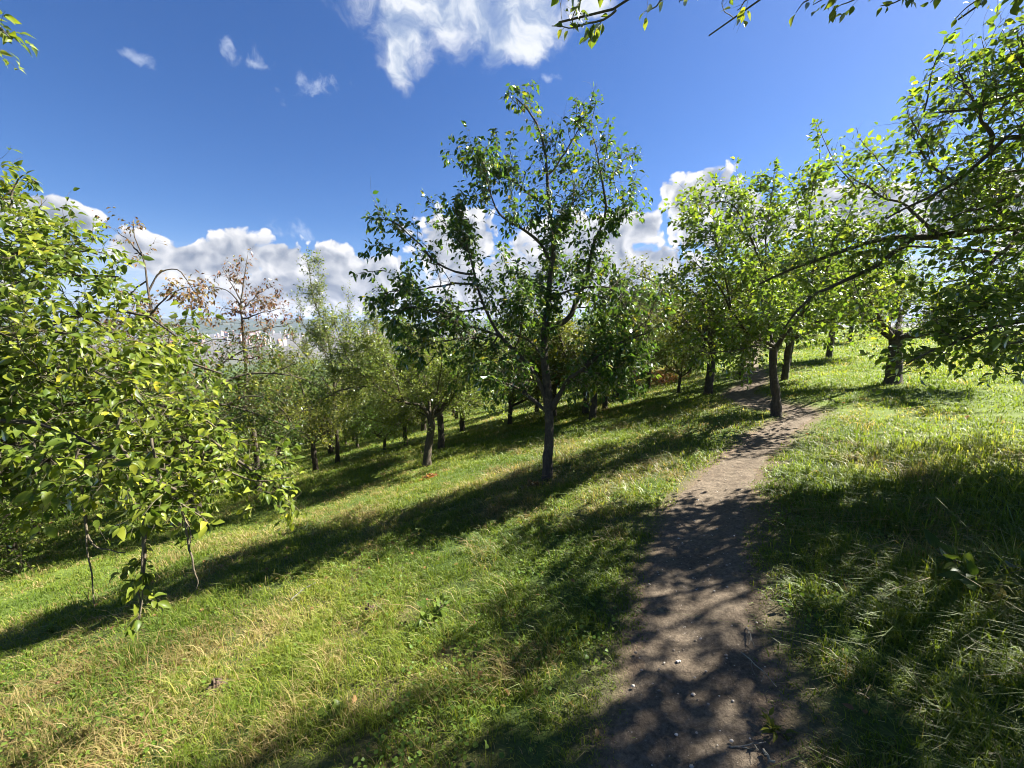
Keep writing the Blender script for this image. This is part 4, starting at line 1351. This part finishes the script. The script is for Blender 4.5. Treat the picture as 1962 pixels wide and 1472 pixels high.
def build_grass():
    rng = np.random.default_rng(3)
    rr = np.geomspace(.35, 46, 4000)
    D0, K = 15000.0, 150000.0
    dens = np.minimum(D0, K / rr ** 2)
    cdf = np.concatenate([[0], np.cumsum((dens * rr)[:-1] * np.diff(rr))])
    amin, amax = math.radians(-72), math.radians(72)
    N = int(cdf[-1] * (amax - amin))
    r = np.interp(rng.random(N) * cdf[-1], cdf, rr)
    a = amin + (amax - amin) * rng.random(N)
    x, y = r * np.sin(a), r * np.cos(a) - .15
    pd = path_dist(x, y)
    edge = pd - .10 * np.clip((r - 5) / 3, 0, 1) + .16 * fbm(x, y, 3.0, 4) + .05 * fbm(x, y, 14, 2)
    tuft = fbm(x, y, 5.5, 3)
    cover = np.clip((edge + .10) / .24, 0, 1) ** 1.6 * np.clip(.80 + 1.1 * tuft, .12, 1)
    bald = fbm(x + 11, y + 5, .85, 4)
    cover *= np.clip(1.0 - 1.6 * np.clip(bald - .26, 0, 1), .2, 1)
    keep = rng.random(N) < cover
    x, y, r, pd, tuft, bald = x[keep], y[keep], r[keep], pd[keep], tuft[keep], bald[keep]
    M = len(x)
    tall = np.clip(.5 + 1.3 * fbm(x - 7, y + 3, .5, 3), 0, 1)
    s_ = .85 * (x - .62 * y)
    right = np.clip((s_ - .5) / .8, 0, 1) * np.clip(1.6 - r / 5, 0, 1)
    h = (.024 + .020 * tall + .034 * np.clip(tuft + .1, 0, 1) + .05 * right) * rng.lognormal(0, .4, M)
    h *= 1 + .6 * np.clip(r / 30, 0, 1)
    bare_bit = np.clip(fbm(x - 21, y + 2, 2.4, 3) - .18, 0, 1)
    h *= np.clip(.40 + pd / np.clip(.5 + (r - 4) * .12, .5, 1.4), .30, 1)
    w = (.0022 + .00085 * r) * (.6 + .8 * rng.random(M))
    left = np.clip((-s_ - .3) / 1.5, 0, 1)
    pdry = np.clip(.07 + .95 * fbm(x + 31, y - 8, 1.1, 4) + .8 * np.clip(bald - .1, 0, 1), .04, .85) * (.40 + .75 * left * np.clip(1.6 - r / 6, .25, 1)) * (1 - .93 * np.clip((s_ + .2) / 1.2, 0, 1) * np.clip((r - 2) / 3, 0, 1))
    pdry = np.clip(pdry + 1.2 * bare_bit, 0, .9)
    dry = np.where(rng.random(M) < pdry, .55 + .45 * rng.random(M), .25 * rng.random(M) * pdry)
    rnd = np.clip(.45 + .5 * fbm(x, y, 1.1, 3) + .22 * rng.normal(size=M), 0, 1)
    V, Q, T, R_a, D_a = blades(rng, x, y, h, w, rnd, dry)
    print('grass blades', M)
    me = mesh_np('grass', V, Q, T, [GRASS], attrs={'rnd': R_a, 'dry': D_a}, smooth=True)
    tag(link('grass', me), 'short sunlit and shaded meadow grass with straw patches covering the slope', 'grass', kind='stuff')
    # long thin stalks, mostly to the right of the path
    N = 750
    x = rng.uniform(-4, 5.5, N); y = rng.uniform(.6, 6, N)
    s_ = .85 * (x - .62 * y)
    keep = (path_dist(x, y) > .05) & (rng.random(N) < np.where(s_ > 0, 1, .25) * np.clip(.4 + 1.4 * fbm(x, y, 1.3, 2), .02, 1))
    x, y = x[keep], y[keep]
    M = len(x)
    V, Q, T, R_a, D_a = blades(rng, x, y, .13 + .17 * rng.random(M), .0014 + .0005 * np.hypot(x, y), .5 * rng.random(M), np.where(rng.random(M) < .4, .55, .15), .8)
    me = mesh_np('tall_grass', V, Q, T, [GRASS], attrs={'rnd': R_a, 'dry': D_a})
    tag(link('tall_grass', me), 'long thin bent grass stalks standing above the turf beside the path', 'grass', kind='stuff')


def build_clover():
    rng = np.random.default_rng(8)
    N = 60000
    r = 1.2 + 7 * rng.random(N) ** 1.3
    a = np.radians(rng.uniform(-60, 60, N))
    x, y = r * np.sin(a), r * np.cos(a)
    f = fbm(x - 3, y + 8, 1.2, 3)
    keep = (path_dist(x, y) > .12) & (rng.random(N) < np.clip(1.3 * (f - .06), 0, .6))
    x, y = x[keep], y[keep]
    M = len(x)
    g = Geo()
    pos = np.stack([x, y, ground_z(x, y) + .02 + .035 * rng.random(M)], 1)
    d = norm(np.stack([rng.normal(size=M), rng.normal(size=M), .25 * rng.normal(size=M)], 1))
    up = norm(np.array([0, 0, 1.0]) + .35 * rng.normal(size=(M, 3)))
    add_leaves(g, rng, pos, d, up, .012 + .018 * rng.random(M) ** 2, 0, 0, .42, .06, .12)
    tag(link('ground_cover', g.mesh('ground_cover', [LEAF_WEED])), 'patches of small round leaved weeds growing low in the turf', 'weeds', kind='stuff')


def build_litter():
    rng = np.random.default_rng(12)
    N = 1500
    x, y = rng.uniform(-6, 6, N), rng.uniform(.9, 9, N)
    keep = (rng.random(N) < np.clip(.35 + 1.2 * fbm(x, y, .6, 2), .08, 1)) & ((path_dist(x, y) > .1) | (rng.random(N) < .2))
    x, y = x[keep], y[keep]
    M = len(x)
    g = Geo()
    pos = np.stack([x, y, ground_z(x, y) + .012 + .03 * rng.random(M)], 1)
    d = norm(np.stack([rng.normal(size=M), rng.normal(size=M), .2 * rng.normal(size=M)], 1))
    add_leaves(g, rng, pos, d, norm(np.array([0, 0, 1.0]) + .5 * rng.normal(size=(M, 3))), .022 + .03 * rng.random(M), 0, 0, .3, .16, .2)
    tag(link('fallen_leaves', g.mesh('fallen_leaves', [LEAF_BROWN])), 'scattered dry brown leaves fallen into the grass and on the path', 'leaves', kind='stuff')
    # small pale stones and fruit pits on the path
    N = 1500
    i = rng.integers(0, len(PC), N)
    q = PC[i]
    x, y = q[:, 0] + rng.normal(0, .28, N) * q[:, 2], q[:, 1] + rng.normal(0, .28, N) * q[:, 2]
    keep = (path_dist(x, y) < .04) & (y > .6) & (y < 6.5)
    x, y = x[keep], y[keep]
    M = len(x)
    sv = norm(np.array([[1, 0, 0], [-1, 0, 0], [0, 1, 0], [0, -1, 0], [0, 0, 1], [.6, .6, .6], [-.6, .6, .6], [.6, -.6, .6], [-.6, -.6, .6]], float))
    st = np.array([(4, 5, 6), (4, 6, 8), (4, 8, 7), (4, 7, 5), (0, 2, 5), (2, 6, 5), (2, 1, 6), (1, 8, 6), (1, 3, 8), (3, 7, 8), (3, 0, 7), (0, 5, 7)])
    size = (.0035 + .007 * rng.random(M) ** 3)[:, None, None]
    sc = np.array([1, .8, .7]) * (1 + .35 * rng.normal(size=(M, 9, 3)) * .3)
    V = np.stack([x, y, ground_z(x, y) + .014], 1)[:, None] + sv[None] * size * sc
    T = (st[None] + (np.arange(M) * 9)[:, None, None]).reshape(-1, 3)
    m_, k_ = mat('pale_stone')
    a = k_.n('ShaderNodeAttribute', attribute_name='rnd').outputs['Fac']
    b = k_.n('ShaderNodeBsdfPrincipled')
    k_.link(k_.ramp(a, [(0, (.14, .11, .08)), (.6, (.30, .25, .2)), (1, (.52, .47, .4))]), b.inputs['Base Color'])
    b.inputs['Roughness'].default_value = .8
    finish(k_, b.outputs[0])
    me = mesh_np('path_gravel', V.reshape(-1, 3), None, T, [m_], attrs={'rnd': np.repeat(rng.random(M), 9)})
    tag(link('path_gravel', me), 'tiny pale stones and fruit pits pressed into the trodden path', 'gravel', kind='stuff')


def stick(seed, ends, r, label, name='fallen_twig', side=True):
    rng = np.random.default_rng(seed)
    P = [on_ground(u, v) + [0, 0, h] for u, v, h in ends]
    g = Geo()
    q = resample(P, 14, rng, .004)
    V, Q, T = tubes(q[None], np.linspace(r, r * .5, 14)[None], 7, rng, .25)
    g.add(V, Q, T, 0)
    if side:
        for f in (4, 8):
            d = norm((q[f + 1] - q[f]) + .8 * (q[f + 1] - q[f])[[1, 0, 2]] * [1, -1, .3])
            s_ = grow(rng, q[f][None], d[None], np.array([np.linalg.norm(q[-1] - q[0]) * .3]), 5, .2, np.zeros((1, 3)))
            V, Q, T = tubes(s_, np.linspace(r * .6, r * .3, 6)[None], 6)
            g.add(V, Q, T, 0)
    o = link(name, g.mesh(name, [BARK_PALE], P[0]))
    o.location = P[0]
    tag(o, label, 'twig', 'twigs lying on the ground')


def rosette(seed, u, v, n, size, hgt, w, label, m_, name='weed_plant', cat='weed'):
    """a low leafy plant: stems with broad leaves"""
    rng = np.random.default_rng(seed)
    b = on_ground(u, v)
    root = empty(name, b)
    tag(root, label, cat)
    a = rng.random(n) * 6.28
    d0 = np.stack([np.cos(a), np.sin(a), .9 + .8 * rng.random(n)], 1)
    P = grow(rng, np.repeat(b[None], n, 0), d0, hgt * (.5 + .7 * rng.random(n)), 6, .08, np.array([[0, 0, -.35]]))
    V, Q, T = tubes(P, np.full((n, 1), .003) * np.linspace(1, .5, 7)[None], 5)
    g = Geo(); g.add(V, Q, T, 0)
    link('stem', g.mesh('stem', [TWIG], b), root)
    g = Geo()
    for f in (3, 4, 5, 6):
        t = norm(P[:, f] - P[:, f - 1])
        d = norm(t * .6 + perp(rng, t) * (.3 if f == 6 else .9) + [0, 0, -.1])
        add_leaves(g, rng, P[:, f], d, norm(np.array([0, 0, 1.0]) + .3 * rng.normal(size=(n, 3))), size * (.6 + .5 * rng.random(n)), 0, 0, w, .08, .2)
    link('foliage', g.mesh('foliage', [m_], b), root)


def leaf_heap(seed, u, v, rad, n, label, m_=None):
    rng = np.random.default_rng(seed)
    b = on_ground(u, v)
    q = rng.normal(size=(n, 2)) * rad * .5
    x, y = b[0] + q[:, 0], b[1] + q[:, 1] * .7
    pos = np.stack([x, y, ground_z(x, y) + .02 + .07 * np.exp(-(q ** 2).sum(1) / rad ** 2 * 3) * rng.random(n)], 1)
    g = Geo()
    d = norm(np.stack([rng.normal(size=n), rng.normal(size=n), .5 * rng.normal(size=n)], 1))
    add_leaves(g, rng, pos, d, norm(np.array([0, 0, 1.0]) + .8 * rng.normal(size=(n, 3))), .05 + .03 * rng.random(n), 0, 0, .3, .18, .25)
    o = link('leaf_heap', g.mesh('leaf_heap', [m_ or LEAF_RUST], b))
    o.location = b
    tag(o, label, 'leaf heap')


def rust_shrub(seed, u, v, n, size, label):
    """a low bush: a fan of twigs with rusty leaves"""
    rng = np.random.default_rng(seed)
    b = on_ground(u, v)
    root = empty('rusty_shrub', b)
    tag(root, label, 'shrub', 'rusty leaved shrubs')
    a = rng.random(n) * 6.28
    P = grow(rng, np.repeat(b[None], n, 0) + rng.normal(size=(n, 3)) * [.08, .08, 0], np.stack([np.cos(a), np.sin(a), .5 + rng.random(n)], 1), size * (.5 + .6 * rng.random(n)), 8, .15, np.array([[0, 0, -.2]]))
    V, Q, T = tubes(P, np.full((n, 1), .007) * np.linspace(1, .3, 9)[None], 5)
    g = Geo(); g.add(V, Q, T, 0)
    par, pos, T_, f = sprout_points(rng, P, .06, .2)
    P3 = grow(rng, pos, perp(rng, T_) + T_ * .6, .1 + .15 * rng.random(len(pos)), 4, .2, np.zeros((1, 3)))
    V, Q, T = tubes(P3, np.full((len(P3), 1), .002) * np.linspace(1, .5, 5)[None], 3, cap=False)
    g.add(V, Q, T, 0)
    link('stem', g.mesh('stem', [TWIG], b), root)
    g = Geo()
    foliage(rng, P3, dict(ls=.03, leaf=.06, lod=1, droop=.5), g, 0)
    link('foliage', g.mesh('foliage', [LEAF_RUST], b), root)


def dead_leaf():
    b = on_ground(1882, 1338) + [0, 0, .05]
    rng = np.random.default_rng(4)
    n, w = 14, 7
    s = np.linspace(0, 1, n); t = np.linspace(-1, 1, w)
    prof = np.sin(np.clip(s, .02, .99) * math.pi) ** .7 * .028
    e = on_ground(1925, 1358) + [0, 0, .06] - b
    e = e / np.linalg.norm(e)
    sd = norm(np.cross(e, [0, 0, 1.0])); up = np.cross(sd, e)
    V = []
    for i in range(n):
        for j in range(w):
            V.append(e * (s[i] - .5) * .13 + sd * t[j] * prof[i] * (1 + .1 * rng.normal()) + up * (.018 * abs(t[j]) ** 1.3 + .012 * math.sin(s[i] * 9) + .003 * rng.normal()))
    idx = np.arange(n * w).reshape(n, w)
    Q = np.stack([idx[:-1, :-1], idx[:-1, 1:], idx[1:, 1:], idx[1:, :-1]], -1).reshape(-1, 4)
    m_ = plain('dry_pale_leaf', (.42, .37, .31))
    o = link('dead_leaf', mesh_np('dead_leaf', np.array(V), Q, None, [m_]))
    o.location = b
    tag(o, 'large pale crumpled dead leaf lying in the shaded long grass', 'leaf')


def soil_mound(seed, u, v, rad, label):
    rng = np.random.default_rng(seed)
    b = on_ground(u, v)
    n, m_ = 12, 24
    V = []
    for i in range(n):
        for j in range(m_):
            r = rad * i / (n - 1); a = 2 * math.pi * j / m_
            x, y = b[0] + r * math.cos(a), b[1] + r * math.sin(a)
            hh = .05 * math.exp(-(r / rad * 1.9) ** 2)
            V.append((x - b[0], y - b[1], gz(x, y) - b[2] + hh * (1 + .5 * rng.normal()) + .004 - .02 * (i == n - 1)))
    idx = np.arange(n * m_).reshape(n, m_)
    nx = np.roll(idx, -1, 1)
    Q = np.stack([idx[:-1], idx[1:], nx[1:], nx[:-1]], -1).reshape(-1, 4)
    o = link('soil_mound', mesh_np('soil_mound', np.array(V), Q, None, [plain('crumbly_soil', (.075, .05, .033), .95)]))
    o.location = b
    tag(o, label, 'soil mound', 'small heaps of bare soil in the turf')


build_grass()
build_clover()
build_litter()
stick(1, [(558, 1156, .03), (580, 1138, .04), (607, 1124, .05)], .006, 'bent pale twig lying in the sunlit grass left of the path')
stick(2, [(1431, 1206, .01), (1436, 1225, .03), (1446, 1250, .02)], .003, 'thin dry twig standing on the right edge of the shaded path')
stick(3, [(1397, 1422, .012), (1420, 1434, .012), (1470, 1432, .02)], .003, 'curved dry stalk lying near the bottom of the path')
stick(4, [(1462, 1440, .015), (1475, 1460, .02), (1484, 1470, .02)], .006, 'short dark stick at the bottom right edge of the path')
stick(5, [(1420, 1250, .02), (1460, 1295, .03), (1490, 1335, .04)], .0025, 'long straight dry stem leaning over the right path edge')
rosette(31, 825, 1186, 9, .075, .13, .3, 'broad leaved weed standing on the shadow edge in the middle of the turf', LEAF_WEED)
rosette(32, 1870, 1130, 14, .11, .24, .24, 'dark thistle like weed in the shaded grass at the right', LEAF_DARK)
rosette(33, 1488, 1405, 6, .05, .06, .16, 'small bright seedling at the right edge of the path', LEAF_BRIGHT)
rosette(34, 640, 1370, 8, .05, .05, .4, 'low clover like weed in the sunny grass near the bottom', LEAF_WEED)
rosette(35, 95, 1212, 9, .06, .08, .35, 'broad leaved weed in the shade below the hanging twigs at the left', LEAF_WEED)
leaf_heap(41, 822, 917, .16, 70, 'small heap of rusty leaves in the grass below the feathery tree')
leaf_heap(42, 1018, 935, .12, 110, 'brown leaves gathered at the foot of the middle tree', LEAF_BROWN)
leaf_heap(43, 60, 1012, .4, 120, 'rust brown fern like litter at the edge of the wood on the left')
rust_shrub(51, 1272, 735, 40, 1.1, 'rusty brown leaved shrub under the trees beyond the middle tree')
rust_shrub(52, 1215, 745, 26, .9, 'low reddish dry shrub left of the rusty one under the trees')
soil_mound(61, 415, 1322, .09, 'crumbly mound of bare soil in the sunny grass at the lower left')
soil_mound(62, 708, 1180, .09, 'small dark soil patch in the turf left of the broad leaved weed')

# ------------------------------------------------------------------ the air
HAZE_DENSITY = 5.5e-5
m_, k_ = mat('haze')
pv = k_.n('ShaderNodeVolumePrincipled')
pv.inputs['Color'].default_value = (.52, .64, 1.0, 1)
pv.inputs['Density'].default_value = HAZE_DENSITY
pv.inputs['Anisotropy'].default_value = .2
o_ = k_.n('ShaderNodeOutputMaterial')
k_.link(pv.outputs[0], o_.inputs['Volume'])
hx, z0, z1 = 9800.0, -112.0, 95.0
V = [(sx * hx, sy * hx, z) for z in (z0, z1) for sx, sy in ((-1, -1), (1, -1), (1, 1), (-1, 1))]
Q = [(0, 3, 2, 1), (4, 5, 6, 7), (0, 1, 5, 4), (1, 2, 6, 5), (2, 3, 7, 6), (3, 0, 4, 7)]
tag(link('haze', mesh_np('haze', np.array(V, float), np.array(Q), None, [m_], smooth=False)), 'thin blue summer haze over the far city', 'haze', kind='stuff')
